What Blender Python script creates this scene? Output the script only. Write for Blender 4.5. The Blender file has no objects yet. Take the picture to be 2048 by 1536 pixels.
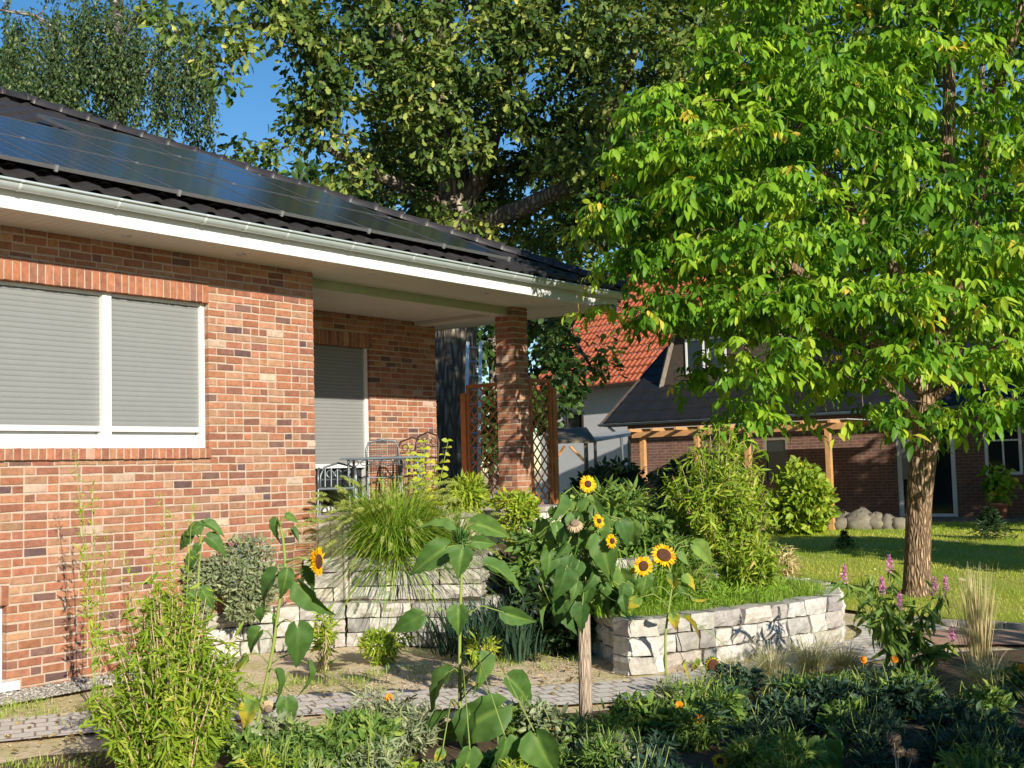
import bpy, math, numpy as np
from mathutils import Matrix, Vector
SC = bpy.context.scene
COL = SC.collection
rng = np.random.default_rng(7)
PI = math.pi
def A(*v): return np.array(v, float)

# ---------------------------------------------------------------- camera frame (metres; X along the house front, Y into the house, Z up)
FPX, PITCH, ROLL, YAW = 2413.9, 0.0702356, -0.0267951, 0.6483125
_F = A(0, math.cos(PITCH), math.sin(PITCH)); _U = A(0, -math.sin(PITCH), math.cos(PITCH)); _R = A(1, 0, 0)
_R, _U = math.cos(ROLL)*_R + math.sin(ROLL)*_U, -math.sin(ROLL)*_R + math.cos(ROLL)*_U
_M = np.array([[math.sin(YAW), math.cos(YAW), 0], [-math.cos(YAW), math.sin(YAW), 0], [0, 0, 1]])
CF, CU, CR = _M@_F, _M@_U, _M@_R
CAM = A(-9.144, -9.62, 1.9)
def at(px, py, d):                      # the point d metres down the view axis that was surveyed at photo pixel (px, py)
    return CAM + d*(CF + (px-1024)/FPX*CR - (py-768)/FPX*CU)
def gnd(px, py, z=.14):
    v = CF + (px-1024)/FPX*CR - (py-768)/FPX*CU
    return CAM + v*((z-CAM[2])/v[2])
def unit(v):
    v = np.asarray(v, float); return v/(np.linalg.norm(v, axis=-1, keepdims=True)+1e-12)

# ---------------------------------------------------------------- mesh collector
class MB:
    def __init__(s): s.v = []; s.q = []; s.t = []; s.c = []; s.qm = []; s.tm = []; s.n = 0
    def add(s, V, Q=None, T=None, c=.5, m=0):
        V = np.asarray(V, float).reshape(-1, 3); k = len(V)
        s.v.append(V)
        c = np.asarray(c, float)
        if c.ndim == 0: c = np.full((k, 3), float(c))
        elif c.ndim == 1 and len(c) == 3 and k != 3: c = np.tile(c, (k, 1))
        elif c.ndim == 1 and len(c) == k: c = np.repeat(c[:, None], 3, 1)
        elif c.ndim == 1: c = np.tile(c, (k, 1))
        s.c.append(c)
        if Q is not None and len(Q):
            Q = np.asarray(Q, int).reshape(-1, 4)+s.n; s.q.append(Q); s.qm.append(np.full(len(Q), m))
        if T is not None and len(T):
            T = np.asarray(T, int).reshape(-1, 3)+s.n; s.t.append(T); s.tm.append(np.full(len(T), m))
        s.n += k
    def box(s, lo, hi, c=.5, m=0, R=None, o=None):
        x0, y0, z0 = lo; x1, y1, z1 = hi
        V = np.array([[x0,y0,z0],[x1,y0,z0],[x1,y1,z0],[x0,y1,z0],[x0,y0,z1],[x1,y0,z1],[x1,y1,z1],[x0,y1,z1]], float)
        if R is not None: V = V@np.asarray(R).T
        if o is not None: V = V+np.asarray(o)
        s.add(V, [[0,3,2,1],[4,5,6,7],[0,1,5,4],[1,2,6,5],[2,3,7,6],[3,0,4,7]], c=c, m=m)
    def tube(s, P, r, n=6, c=.5, m=0, cap=True):
        P = np.asarray(P, float); k = len(P)
        r = np.full(k, float(r)) if np.ndim(r) == 0 else np.asarray(r, float)
        T = np.gradient(P, axis=0); T = unit(T)
        a = A(0, 0, 1) if abs(T[0][2]) < .9 else A(1, 0, 0)
        N = np.zeros_like(P); N[0] = unit(np.cross(T[0], a))
        for i in range(1, k):
            x = N[i-1]-T[i]*(N[i-1]@T[i]); N[i] = unit(x)
        B = np.cross(T, N)
        th = np.arange(n)*2*PI/n
        V = P[:, None]+r[:, None, None]*(np.cos(th)[None, :, None]*N[:, None]+np.sin(th)[None, :, None]*B[:, None])
        i = np.arange(k-1)[:, None]*n; j = np.arange(n)[None]; j2 = (j+1) % n
        Q = np.stack([i+j, i+j2, i+n+j2, i+n+j], -1).reshape(-1, 4)
        Tt = []
        V = V.reshape(-1, 3)
        if cap:
            V = np.vstack([V, P[:1], P[-1:]]); a0 = k*n
            for q in range(n):
                Tt.append([a0, (q+1) % n, q]); Tt.append([a0+1, (k-1)*n+q, (k-1)*n+(q+1) % n])
        s.add(V, Q, Tt, c=c, m=m)
    def grid(s, V, c=.5, m=0, wrap=False, flip=False):      # V: (a, b, 3)
        V = np.asarray(V, float); a, b = V.shape[:2]
        i = np.arange(a-1)[:, None]*b
        j = np.arange(b if wrap else b-1)[None]; j2 = (j+1) % b
        Q = np.stack([i+j, i+j2, i+b+j2, i+b+j], -1).reshape(-1, 4)
        if flip: Q = Q[:, ::-1]
        c = np.asarray(c, float)
        if c.ndim == 3: c = c.reshape(-1, 3)
        elif c.ndim == 2: c = c.reshape(-1)
        s.add(V.reshape(-1, 3), Q, c=c, m=m)
    def lathe(s, prof, o=(0, 0, 0), n=16, c=.5, m=0, axis=None):
        th = np.arange(n)*2*PI/n
        V = np.array([[[r*math.cos(t), r*math.sin(t), z] for t in th] for r, z in prof])
        if axis is not None:
            w = unit(axis); a = A(0, 0, 1) if abs(w[2]) < .9 else A(1, 0, 0); u = unit(np.cross(a, w)); v = np.cross(w, u)
            V = V[..., 0:1]*u+V[..., 1:2]*v+V[..., 2:3]*w
        s.grid(V+np.asarray(o), c=c, m=m, wrap=True)
    def leaves(s, T, Q, P, D, N, S, c, m=0, bend=None):      # N copies of a leaf template: x across, y along, z up
        k = len(P)
        D = unit(D); X = unit(np.cross(D, N)); Z = np.cross(X, D)
        S = np.broadcast_to(np.asarray(S, float), (k,))
        V = P[:, None]+S[:, None, None]*(T[None, :, 0:1]*X[:, None]+T[None, :, 1:2]*D[:, None]+T[None, :, 2:3]*Z[:, None])
        Qs = (np.asarray(Q)[None]+(np.arange(k)*len(T))[:, None, None]).reshape(-1, len(Q[0]))
        c = np.asarray(c, float)
        if c.ndim == 1: c = np.repeat(c[:, None], 3, 1)
        c = np.repeat(c, len(T), 0)
        if Qs.shape[1] == 4: s.add(V, Qs, c=c, m=m)
        else: s.add(V, T=Qs, c=c, m=m)
    def build(s, name, mats, parent=None, smooth=False, loc=None):
        me = bpy.data.meshes.new(name)
        V = np.vstack(s.v) if s.v else np.zeros((0, 3)); C = np.vstack(s.c) if s.c else np.zeros((0, 3))
        q = np.vstack(s.q) if s.q else np.zeros((0, 4), int); t = np.vstack(s.t) if s.t else np.zeros((0, 3), int)
        off = np.zeros(3)
        if loc is not None: off = np.asarray(loc, float)
        elif parent is not None: off = np.array(world_loc(parent))
        V = V-off
        me.vertices.add(len(V)); me.vertices.foreach_set('co', V.astype(np.float32).ravel())
        nl = q.size+t.size
        me.loops.add(nl); me.loops.foreach_set('vertex_index', np.concatenate([q.ravel(), t.ravel()]).astype(np.int32))
        me.polygons.add(len(q)+len(t))
        st = np.concatenate([np.arange(len(q))*4, q.size+np.arange(len(t))*3]).astype(np.int32)
        me.polygons.foreach_set('loop_start', st)
        mi = np.concatenate((s.qm or [])+(s.tm or [])) if (s.qm or s.tm) else np.zeros(0)
        me.update(calc_edges=True)
        if not isinstance(mats, (list, tuple)): mats = [mats]
        for m in mats: me.materials.append(m)
        me.polygons.foreach_set('material_index', mi.astype(np.int32))
        me.polygons.foreach_set('use_smooth', np.full(len(q)+len(t), bool(smooth)))
        at_ = me.attributes.new('tint', 'FLOAT_COLOR', 'POINT')
        at_.data.foreach_set('color', np.hstack([C, np.ones((len(C), 1))]).astype(np.float32).ravel())
        me.validate(); me.update()
        o = bpy.data.objects.new(name, me); COL.objects.link(o)
        if parent is not None: o.parent = parent
        elif loc is not None: o.location = off
        return o
def world_loc(o):
    p = Vector((0, 0, 0))
    while o is not None: p = p+Vector(o.location); o = o.parent
    return p
def thing(name, label, cat, loc, group=None):
    o = bpy.data.objects.new(name, None); COL.objects.link(o); o.location = [float(x) for x in loc]
    o.empty_display_size = .1
    o['label'] = label; o['category'] = cat
    if group: o['group'] = group
    return o
def tag(o, label, cat, group=None, kind=None):
    if label: o['label'] = label
    if cat: o['category'] = cat
    if group: o['group'] = group
    if kind: o['kind'] = kind
    return o
def copy_tree(o, parent=None):
    c = o.copy(); COL.objects.link(c)
    if parent is not None: c.parent = parent
    for ch in list(o.children): copy_tree(ch, c)
    return c

# ---------------------------------------------------------------- materials
def mat(name):
    m = bpy.data.materials.new(name); m.use_nodes = True
    nt = m.node_tree; b = nt.nodes['Principled BSDF']
    return m, nt, b
def node(nt, t, **k):
    n = nt.nodes.new(t)
    for a, v in k.items():
        if a in n.inputs: n.inputs[a].default_value = v
        else: setattr(n, a, v)
    return n
def L(nt, a, b): nt.links.new(a, b)
def rgba(c): return (c[0], c[1], c[2], 1)
def ramp(nt, fac, stops, interp='LINEAR'):
    r = nt.nodes.new('ShaderNodeValToRGB'); r.color_ramp.interpolation = interp
    el = r.color_ramp.elements
    while len(el) > 1: el.remove(el[-1])
    el[0].position = stops[0][0]; el[0].color = rgba(stops[0][1])
    for p, c in stops[1:]:
        e = el.new(p); e.color = rgba(c)
    if fac is not None: L(nt, fac, r.inputs['Fac'])
    return r
def noise(nt, scale, detail=4, rough=.6, vec=None, dim='3D'):
    n = nt.nodes.new('ShaderNodeTexNoise'); n.inputs['Scale'].default_value = scale; n.inputs['Detail'].default_value = detail; n.inputs['Roughness'].default_value = rough
    if vec is not None: L(nt, vec, n.inputs['Vector'])
    return n
def coords(nt, kind='Object'): return nt.nodes.new('ShaderNodeTexCoord').outputs[kind]
def mapping(nt, vec, scale=(1, 1, 1), rot=(0, 0, 0)):
    m = nt.nodes.new('ShaderNodeMapping'); m.inputs['Scale'].default_value = scale; m.inputs['Rotation'].default_value = rot
    L(nt, vec, m.inputs['Vector']); return m.outputs['Vector']
def bump(nt, b, h, strength=.4, dist=.01):
    n = nt.nodes.new('ShaderNodeBump'); n.inputs['Strength'].default_value = strength; n.inputs['Distance'].default_value = dist
    L(nt, h, n.inputs['Height']); L(nt, n.outputs['Normal'], b.inputs['Normal']); return n
def mixc(nt, fac, a, b, mode='MIX'):
    n = nt.nodes.new('ShaderNodeMix'); n.data_type = 'RGBA'; n.blend_type = mode
    for s, v in ((n.inputs[0], fac), (n.inputs[6], a), (n.inputs[7], b)):
        if hasattr(v, 'links') or hasattr(v, 'is_output'): L(nt, v, s)
        elif isinstance(v, (int, float)): s.default_value = v
        else: s.default_value = rgba(v)
    return n.outputs[2]
def tint(nt):
    n = nt.nodes.new('ShaderNodeAttribute'); n.attribute_name = 'tint'; return n
def plain(name, col, rough=.5, var=.12, scale=8, metal=0, bmp=.0, spec=.5, bscale=None):
    m, nt, b = mat(name)
    co = coords(nt)
    n = noise(nt, scale, 5, .65, co)
    c = A(*col)
    r = ramp(nt, n.outputs['Fac'], [(.25, np.clip(c*(1-var), 0, 1)), (.75, np.clip(c*(1+var), 0, 1))])
    L(nt, r.outputs['Color'], b.inputs['Base Color'])
    b.inputs['Roughness'].default_value = rough; b.inputs['Metallic'].default_value = metal
    b.inputs['Specular IOR Level'].default_value = spec
    if bmp:
        n2 = noise(nt, bscale or scale*6, 4, .6, co); bump(nt, b, n2.outputs['Fac'], bmp, .01)
    return m
def leafmat(name, stops, trans=.3, rough=.48, tcol=None, spec=.25, nz=None):
    m, nt, b = mat(name)
    t = tint(nt)
    r = ramp(nt, t.outputs['Fac'], stops)
    col = r.outputs['Color']
    if nz:
        n = noise(nt, nz, 3, .6, coords(nt)); rr = ramp(nt, n.outputs['Fac'], [(.3, (.75, .8, .7)), (.7, (1.2, 1.15, 1.1))])
        col = mixc(nt, 1.0, col, rr.outputs['Color'], 'MULTIPLY')
    L(nt, col, b.inputs['Base Color']); b.inputs['Roughness'].default_value = rough
    b.inputs['Specular IOR Level'].default_value = spec
    tr = nt.nodes.new('ShaderNodeBsdfTranslucent')
    tc = mixc(nt, 1.0, col, tcol or (1.5, 1.4, .5), 'MULTIPLY'); L(nt, tc, tr.inputs['Color'])
    mx = nt.nodes.new('ShaderNodeMixShader'); mx.inputs[0].default_value = trans
    L(nt, b.outputs[0], mx.inputs[1]); L(nt, tr.outputs[0], mx.inputs[2])
    L(nt, mx.outputs[0], nt.nodes['Material Output'].inputs['Surface'])
    return m
def tintmat(name, rough=.8, nscale=40, var=.18, bmp=.3, spec=.3):      # colour carried per piece (each brick or stone its own)
    m, nt, b = mat(name)
    t = tint(nt); co = coords(nt)
    n = noise(nt, nscale, 5, .7, co)
    rr = ramp(nt, n.outputs['Fac'], [(.25, (1-var,)*3), (.75, (1+var,)*3)])
    L(nt, mixc(nt, 1.0, t.outputs['Color'], rr.outputs['Color'], 'MULTIPLY'), b.inputs['Base Color'])
    b.inputs['Roughness'].default_value = rough; b.inputs['Specular IOR Level'].default_value = spec
    if bmp: bump(nt, b, n.outputs['Fac'], bmp, .01)
    return m
M = {}
M['brick'] = tintmat('fired_brick', .88, 15, .36, .6, .15)
M['mortar'] = plain('mortar', (.41, .32, .245), .9, .15, 25, bmp=.4)
M['white'] = plain('white_pvc', (.66, .65, .62), .4, .07, 2.2, bmp=.03)
M['soffit'] = plain('soffit_white', (.56, .52, .46), .55, .03, 3)
M['greenbeam'] = plain('algae_stained_board', (.34, .36, .24), .6, .12, 4)  # dull grey-green board with slight random tone variation
M['shutter'] = plain('grey_shutter', (.205, .21, .205), .4, .04, 5)
M['zinc'] = plain('zinc', (.50, .56, .56), .42, .10, 6, metal=.35)
M['zincdark'] = plain('weathered_zinc', (.16, .19, .21), .4, .2, 5, metal=.6)
M['tile'] = plain('dark_roof_tile', (.030, .027, .028), .48, .25, 9, bmp=.15, spec=.5)
M['panel_edge'] = plain('panel_edge', (.16, .16, .17), .4, .1, 8, metal=.5)
M['alu'] = plain('aluminium', (.50, .51, .53), .35, .1, 10, metal=.7)
M['black'] = plain('black_metal', (.02, .02, .022), .45, .2, 10)
M['darkwin'] = plain('dark_glass', (.015, .018, .02), .06, .1, 2)
M['lampglass'] = plain('frosted_lamp', (.6, .6, .58), .3, .03, 4)
m, nt, b = mat('solar_glass'); M['solar'] = m
co = coords(nt)
bt = node(nt, 'ShaderNodeTexBrick', offset=0.0)
bt.inputs['Scale'].default_value = 1; bt.inputs['Mortar Size'].default_value = .004; bt.inputs['Brick Width'].default_value = .205; bt.inputs['Row Height'].default_value = .13
bt.inputs['Color1'].default_value = (.006, .008, .016, 1); bt.inputs['Color2'].default_value = (.008, .010, .020, 1); bt.inputs['Mortar'].default_value = (.16, .165, .18, 1)
L(nt, co, bt.inputs['Vector']); L(nt, bt.outputs['Color'], b.inputs['Base Color'])
b.inputs['Roughness'].default_value = .17; b.inputs['Specular IOR Level'].default_value = .28
n_ = noise(nt, 1.5, 2, .5, co); bump(nt, b, n_.outputs['Fac'], .04, .02)
M['zinclight'] = plain('bright_zinc', (.66, .70, .69), .4, .06, 6, metal=.2)
# ================================================================ the brick house
def brick_colour(n, r):
    base = np.array([[.40,.185,.100],[.44,.225,.125],[.47,.285,.165],[.33,.155,.095],[.40,.235,.14],[.22,.135,.105],[.15,.10,.09],[.60,.46,.33],[.28,.145,.10]])
    p = np.array([.23,.21,.14,.14,.13,.05,.02,.018,.06]); p /= p.sum()
    c = base[r.choice(len(base), n, p=p)]
    return np.clip(c*A(.735, .67, .70)*r.uniform(.86, 1.14, (n, 1))*r.uniform(.96, 1.04, (n, 3)), 0, 1)
COURSE, BL, BH_, JOINT = .0775, .208, .096, .0165
def brick_boxes(mb, rects, o, u, n, depth, r, cols=None, jit=.0065):
    # rects: (x0,x1,z0,z1) on the plane o + x*u + z*Z ; n = outward normal
    R_ = np.asarray(rects, float); k = len(R_)
    u = A(*u); n = A(*n); o = A(*o)
    ch = .005
    x0, x1, z0, z1 = R_.T
    def P(x, z, d): return o+x[:, None]*u+z[:, None]*A(0, 0, 1)-d[:, None]*n
    j = lambda: r.uniform(-jit, jit, k)
    z_ = np.zeros(k); out = r.uniform(-.002, .003, k)
    V = [P(x0, z0, z_+depth), P(x1, z0, z_+depth), P(x1, z1, z_+depth), P(x0, z1, z_+depth)]
    jx = [j() for _ in range(4)]; jz = [j() for _ in range(4)]
    xs = [x0, x1, x1, x0]; zs = [z0, z0, z1, z1]; sx = [1, -1, -1, 1]; sz = [1, 1, -1, -1]
    for q in range(4): V.append(P(xs[q]+jx[q]*.4, zs[q]+jz[q]*.7, z_+ch+out))
    for q in range(4): V.append(P(xs[q]+jx[q]*.4+sx[q]*ch, zs[q]+jz[q]*.7+sz[q]*ch, out))
    V = np.stack(V, 1)
    F = np.array([[8,9,10,11],[4,5,9,8],[5,6,10,9],[6,7,11,10],[7,4,8,11],[0,1,5,4],[1,2,6,5],[2,3,7,6],[3,0,4,7]])
    if np.cross(u, A(0, 0, 1))@n < 0: F = F[:, ::-1]
    Q = (F[None]+(np.arange(k)*12)[:, None, None]).reshape(-1, 4)
    c = brick_colour(k, r) if cols is None else cols
    mb.add(V, Q, c=np.repeat(c, 12, 0))
def brick_wall(mb, o, u, n, length, z0, z1, holes=(), r=rng, depth=.1, phase=0.):
    rects = []; thin = []
    nrow = int(math.ceil((z1-z0)/COURSE))
    for i in range(nrow):
        a = z0+i*COURSE; bz = min(a+COURSE-JOINT, z1)
        if bz-a < .02: continue
        spans = [(0., length)]
        for hx0, hx1, hz0, hz1 in holes:
            if bz > hz0+.004 and a < hz1-.004:
                if a < hz0-.02 or bz > hz1+.02:
                    pass
                ns = []
                for s0, s1 in spans:
                    if hx1 <= s0 or hx0 >= s1: ns.append((s0, s1))
                    else:
                        if hx0-s0 > .02: ns.append((s0, hx0))
                        if s1-hx1 > .02: ns.append((hx1, s1))
                oth = lambda z: any(q[0] < (hx0+hx1)/2 < q[1] and q[2] < z < q[3] for q in holes)
                if hz1 < bz-JOINT-.018 and hz1 > a and not oth((hz1+bz)/2): rects.append((hx0+.004, hx1-.004, hz1+JOINT*.6, bz))
                if hz0 > a+JOINT+.018 and hz0 < bz and not oth((hz0+a)/2): rects.append((hx0+.004, hx1-.004, a, hz0-JOINT*.6))
                spans = ns
        for s0, s1 in spans:
            x = s0; first = True; run = 0
            while x < s1-.012:
                if first: w = BH_ if i % 2 else BL
                elif run >= 5 or r.random() < .2: w = BH_; run = 0
                else: w = BL; run += 1
                first = False
                rem = s1-x
                if rem < w+.06: w = rem
                elif rem < BL+.05+w and rem-w-JOINT < .06: w = (rem-JOINT*.85)/2
                rects.append((x, x+w, a, bz)); x += w+JOINT*.85
    out = []
    for x0, x1, a, b_ in rects:
        k = max(1, int(round((x1-x0)/.22))) if x1-x0 > .3 else 1; w = (x1-x0+.013)/k
        out += [(x0+i*w, x0+(i+1)*w-.013, a, b_) for i in range(k)]
    brick_boxes(mb, out, o, u, n, depth, r)
def mortar_wall(mb, o, u, n, length, z0, z1, holes=(), inset=.0075, thick=.22, m=1, x0=0.):
    e = .006
    xs = sorted({x0, length}|{h[0]-e for h in holes}|{h[1]+e for h in holes}); zs = sorted({z0, z1}|{h[2]-e for h in holes}|{h[3]+e for h in holes})
    xs = [x for x in xs if x0-1e-9 <= x <= length]; zs = [z for z in zs if z0 <= z <= z1]
    u = A(*u); n = A(*n); o = A(*o)
    for xa, xb in zip(xs[:-1], xs[1:]):
        for za, zb in zip(zs[:-1], zs[1:]):
            cx, cz = (xa+xb)/2, (za+zb)/2
            if any(h[0]-e < cx < h[1]+e and h[2]-e < cz < h[3]+e for h in holes): continue
            P = [o+x*u+A(0, 0, z)-d*n for d in (inset, thick) for (x, z) in ((xa, za), (xb, za), (xb, zb), (xa, zb))]
            F = np.array([[0,1,2,3],[7,6,5,4],[0,4,5,1],[1,5,6,2],[2,6,7,3],[3,7,4,0]])
            mb.add(P, F, m=m, c=.5)
ZS, ZG, ZT = 4.10, .14, 1.40          # soffit, garden, terrace
XW, YR = 4.40, 2.05                   # right outer wall, recessed wall
house = thing('brick_house', 'red brick bungalow with dark tiled hip roof, solar panels and grey roller shutters', 'house', (0, 0, ZG))
WX0, WX1, WZ0, WZ1 = -3.70, -1.43, 2.19, 3.632
bw = MB()
X0 = -9.5
H_front = [(WX0-X0, WX1-X0, WZ0, WZ1), (WX0-.06-X0, WX1+.012-X0, WZ1, WZ1+.205), (WX0-.06-X0, WX1+.012-X0, WZ0-.108, WZ0),
           (-4.9-X0, -3.565-X0, .245, .865), (-4.95-X0, -3.54-X0, .865, 1.04), (-4.95-X0, -3.54-X0, .17, .245)]
rw = np.random.default_rng(3)
brick_wall(bw, (X0, 0, 0), (1, 0, 0), (0, -1, 0), -X0, .10, ZS, H_front, rw)
mortar_wall(bw, (X0, 0, 0), (1, 0, 0), (0, -1, 0), -X0-.0075, .10, ZS, [H_front[0], H_front[3]])
# return wall beside the porch, recessed wall, right outer wall
brick_wall(bw, (0, .105, 0), (0, 1, 0), (1, 0, 0), YR-.105, .6, ZS, (), rw)
mortar_wall(bw, (0, .22, 0), (0, 1, 0), (1, 0, 0), YR-.22, .6, ZS, ())
DX0, DX1, DZ1 = 1.72, 3.0, 3.63
H_door = [(DX0, DX1, 0, DZ1), (DX0-.06, DX1+.06, DZ1, DZ1+.205)]
brick_wall(bw, (0, YR, 0), (1, 0, 0), (0, -1, 0), XW, ZT-.1, ZS-.01, H_door, rw)
mortar_wall(bw, (0, YR, 0), (1, 0, 0), (0, -1, 0), XW-.0075, ZT-.1, ZS-.01, [(DX0, DX1, 0, DZ1)])
brick_wall(bw, (XW, YR+.105, 0), (0, 1, 0), (1, 0, 0), 7.9, .1, ZS-.01, (), rw)
mortar_wall(bw, (XW, YR+.22, 0), (0, 1, 0), (1, 0, 0), 7.7, .1, ZS-.01, ())
bw.box((X0, YR+8, .1), (XW-.05, YR+8.2, ZS-.01), m=1); bw.box((X0-.2, .0, .1), (X0-.001, YR+8, ZS-.01), m=1)
bw.build('wall', [M['brick'], M['mortar']], house)
def soldier(name, x0, x1, z0, z1, y, proud, label=None, horiz=False):
    s = MB(); n = int(round((x1-x0)/.0775)); w = (x1-x0)/n
    rects = [(i*w, i*w+w-.011, z0, z1-.004) for i in range(n)]
    c = brick_colour(n, rw); c = .55*c+.45*A(.31, .115, .062)
    brick_boxes(s, rects, (x0, y-proud, 0), (1, 0, 0), (0, -1, 0), .1+proud, rw, c)
    s.box((x0+.006, y-proud+.007, z0+.004), (x1-.016, y+.2, z1-.008), m=1)
    return s.build(name, [M['brick'], M['mortar']], house)
soldier('window_lintel', WX0-.055, WX1+.012, WZ1, WZ1+.2, 0, .012)
soldier('window_sill', WX0-.055, WX1+.012, WZ0-.105, WZ0, 0, .035)
soldier('window_lintel', -4.94, -3.54, .868, 1.035, 0, .010)
soldier('door_lintel', DX0-.055, DX1+.055, DZ1, DZ1+.2, YR, .006)
# ---- windows
def slats(mb, x0, x1, z0, z1, y, pitch=.047, amp=.006):
    n = int((z1-z0)/pitch); zs = []; ys = []
    for i in range(n+1):
        for t, a in ((0., 0.), (.12, .55), (.3, .9), (.55, 1.), (.8, .75), (.95, .2)):
            zz = z0+(i+t)*pitch
            if zz <= z1: zs.append(zz); ys.append(y-amp*a)
    V = np.array([[[x, yy, zz] for x in (x0, x1)] for yy, zz in zip(ys, zs)])
    mb.grid(V, flip=True)
def rect_frame(mb, x0, x1, z0, z1, y0, y1, w):
    mb.box((x0, y0, z0), (x0+w, y1, z1)); mb.box((x1-w, y0, z0), (x1, y1, z1))
    mb.box((x0+w, y0, z0), (x1-w, y1, z0+w)); mb.box((x0+w, y0, z1-w), (x1-w, y1, z1))
win = thing('window', '', '', (-2.55, .08, WZ0)); win.parent = house; win.location = Vector((-2.55, .08, WZ0))-house.location
for k in ('label', 'category'): del win[k]
f = MB(); Yf = .065
f.box((WX0, Yf+.01, WZ0), (WX0+.07, Yf+.09, WZ1)); f.box((WX1-.045, Yf, WZ0), (WX1, Yf+.09, WZ1))
f.box((-2.60, Yf-.008, WZ0), (-2.505, Yf+.09, WZ1)); f.box((WX0+.07, Yf+.012, WZ0), (-2.60, Yf+.09, WZ0+.125)); f.box((-2.505, Yf+.012, WZ0), (WX1-.045, Yf+.09, WZ0+.125))
for a, b_ in ((WX0+.07, -2.60), (-2.505, WX1-.045)):
    f.box((a+.03, Yf+.004, WZ0+.02), (b_-.03, Yf+.0119, WZ0+.08))
    f.box((a, Yf+.10, WZ0+.125), (b_, Yf+.16, WZ0+.2)); f.box((a, Yf+.01, WZ1-.03), (b_, Yf+.09, WZ1))
f.build('frame', M['white'], win)
for a, b_ in ((WX0+.07, -2.60), (-2.505, WX1-.045)):
    s = MB(); slats(s, a, b_, WZ0+.205, WZ1-.03, Yf+.045)
    so = s.build('shutter', M['shutter'], win)
    e = MB(); e.box((a+.004, Yf+.022, WZ0+.155), (b_-.004, Yf+.05, WZ0+.2045)); e.build('end_bar', M['white'], so)
g_ = MB(); g_.box((WX0+.02, Yf+.165, WZ0), (WX1-.02, Yf+.17, WZ1)); g_.build('pane', M['darkwin'], win)
bwn = thing('window', '', '', (-4.2, .08, .245)); bwn.parent = house; bwn.location = Vector((-4.2, .08, .245))-house.location
for k in ('label', 'category'): del bwn[k]
f = MB(); rect_frame(f, -4.9, -3.566, .245, .862, .075, .15, .07); f.build('frame', M['white'], bwn)
f = MB(); f.box((-4.83, .10, .315), (-3.636, .12, .79)); f.build('pane', M['darkwin'], bwn)
f = MB(); f.box((-4.98, -.085, .17), (-3.50, .1, .243)); f.build('sill', M['white'], bwn)
# ---- terrace door
door = thing('terrace_door', '', '', (2.4, YR, ZT)); door.parent = house; door.location = Vector((2.4, YR, ZT))-house.location
for k in ('label', 'category'): del door[k]
f = MB(); f.box((DX1-.06, YR+.05, ZT), (DX1, YR+.14, DZ1)); f.box((DX0, YR+.05, ZT), (DX0+.06, YR+.14, DZ1)); f.box((DX0+.06, YR+.06, ZT), (DX1-.06, YR+.14, ZT+.07)); f.box((DX0+.06, YR+.10, 2.3), (DX1-.06, YR+.14, 2.33)); f.build('frame', M['white'], door)
s = MB(); slats(s, DX0+.06, DX1-.06, 2.03, DZ1, YR+.085); so = s.build('shutter', M['shutter'], door)
e = MB(); e.box((DX0+.064, YR+.055, 1.975), (DX1-.064, YR+.085, 2.03)); e.build('end_bar', M['white'], so)
s = MB(); s.box((DX0+.06, YR+.145, ZT), (DX1-.06, YR+.15, 3.6)); s.build('pane', M['darkwin'], door)
# ---- soffit, fascia, gutter, beams
YE, XE = -.68, 5.15
s = MB(); w = .1
x = X0
while x < -.02:
    s.box((x, YE+.025, ZS), (x+w-.005, .02, ZS+.02)); x += w
s.box((X0, YE+.025, ZS+.012), (.0, .02, ZS+.03))
s.box((.0, YE+.025, ZS-.002), (XE-.025, .30, ZS+.02)); s.box((3.95, .30, ZS-.002), (XE-.025, YR+8.7, ZS+.02))
s.build('soffit', M['soffit'], house)
s = MB(); s.box((X0, YE, ZS-.012), (XE, YE+.025, ZS+.2)); s.box((XE-.025, YE+.025, ZS-.012), (XE, YR+8.9, ZS+.2)); s.build('fascia', M['white'], house)
s = MB(); s.box((0.003, .27, 3.992), (3.855, .29, ZS-.003)); s.build('porch_beam', M['greenbeam'], house)
s = MB(); s.box((.004, .291, 3.992), (3.93, .47, ZS-.003)); s.box((.004, .47, 4.075), (3.93, YR-.004, ZS-.004)); s.box((3.935, .50, 4.02), (4.2, YR-.004, ZS-.004)); s.build('porch_ceiling', M['soffit'], house)
pl = MB(); PX0, PX1, PY0, PY1 = 3.85, 4.17, .17, .49
brick_wall(pl, (PX0, PY0, 0), (1, 0, 0), (0, -1, 0), PX1-PX0, 1.2, ZS-.004, (), rw)
brick_wall(pl, (PX0, PY0+.105, 0), (0, 1, 0), (-1, 0, 0), PY1-PY0-.105, 1.2, ZS-.09, (), rw)
brick_wall(pl, (PX1, PY0+.105, 0), (0, 1, 0), (1, 0, 0), PY1-PY0-.105, 1.2, ZS-.004, (), rw)
pl.box((PX0+.0075, PY0+.0075, 1.2), (PX1-.0075, PY1-.0075, ZS-.005), m=1)
pl.build('pillar', [M['brick'], M['mortar']], house)
s = MB()
for dx, dy in ((-2.62, -.35), (-1.30, -.35), (.55, -.35), (2.6, -.35), (4.35, -.3)):
    s = MB(); s.lathe([(.001, ZS-.008), (.03, ZS-.008), (.04, ZS-.012), (.045, ZS-.004), (.045, ZS+.002)], (dx, dy, 0), 14); s.build('downlight', M['alu'], house, True)
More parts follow.
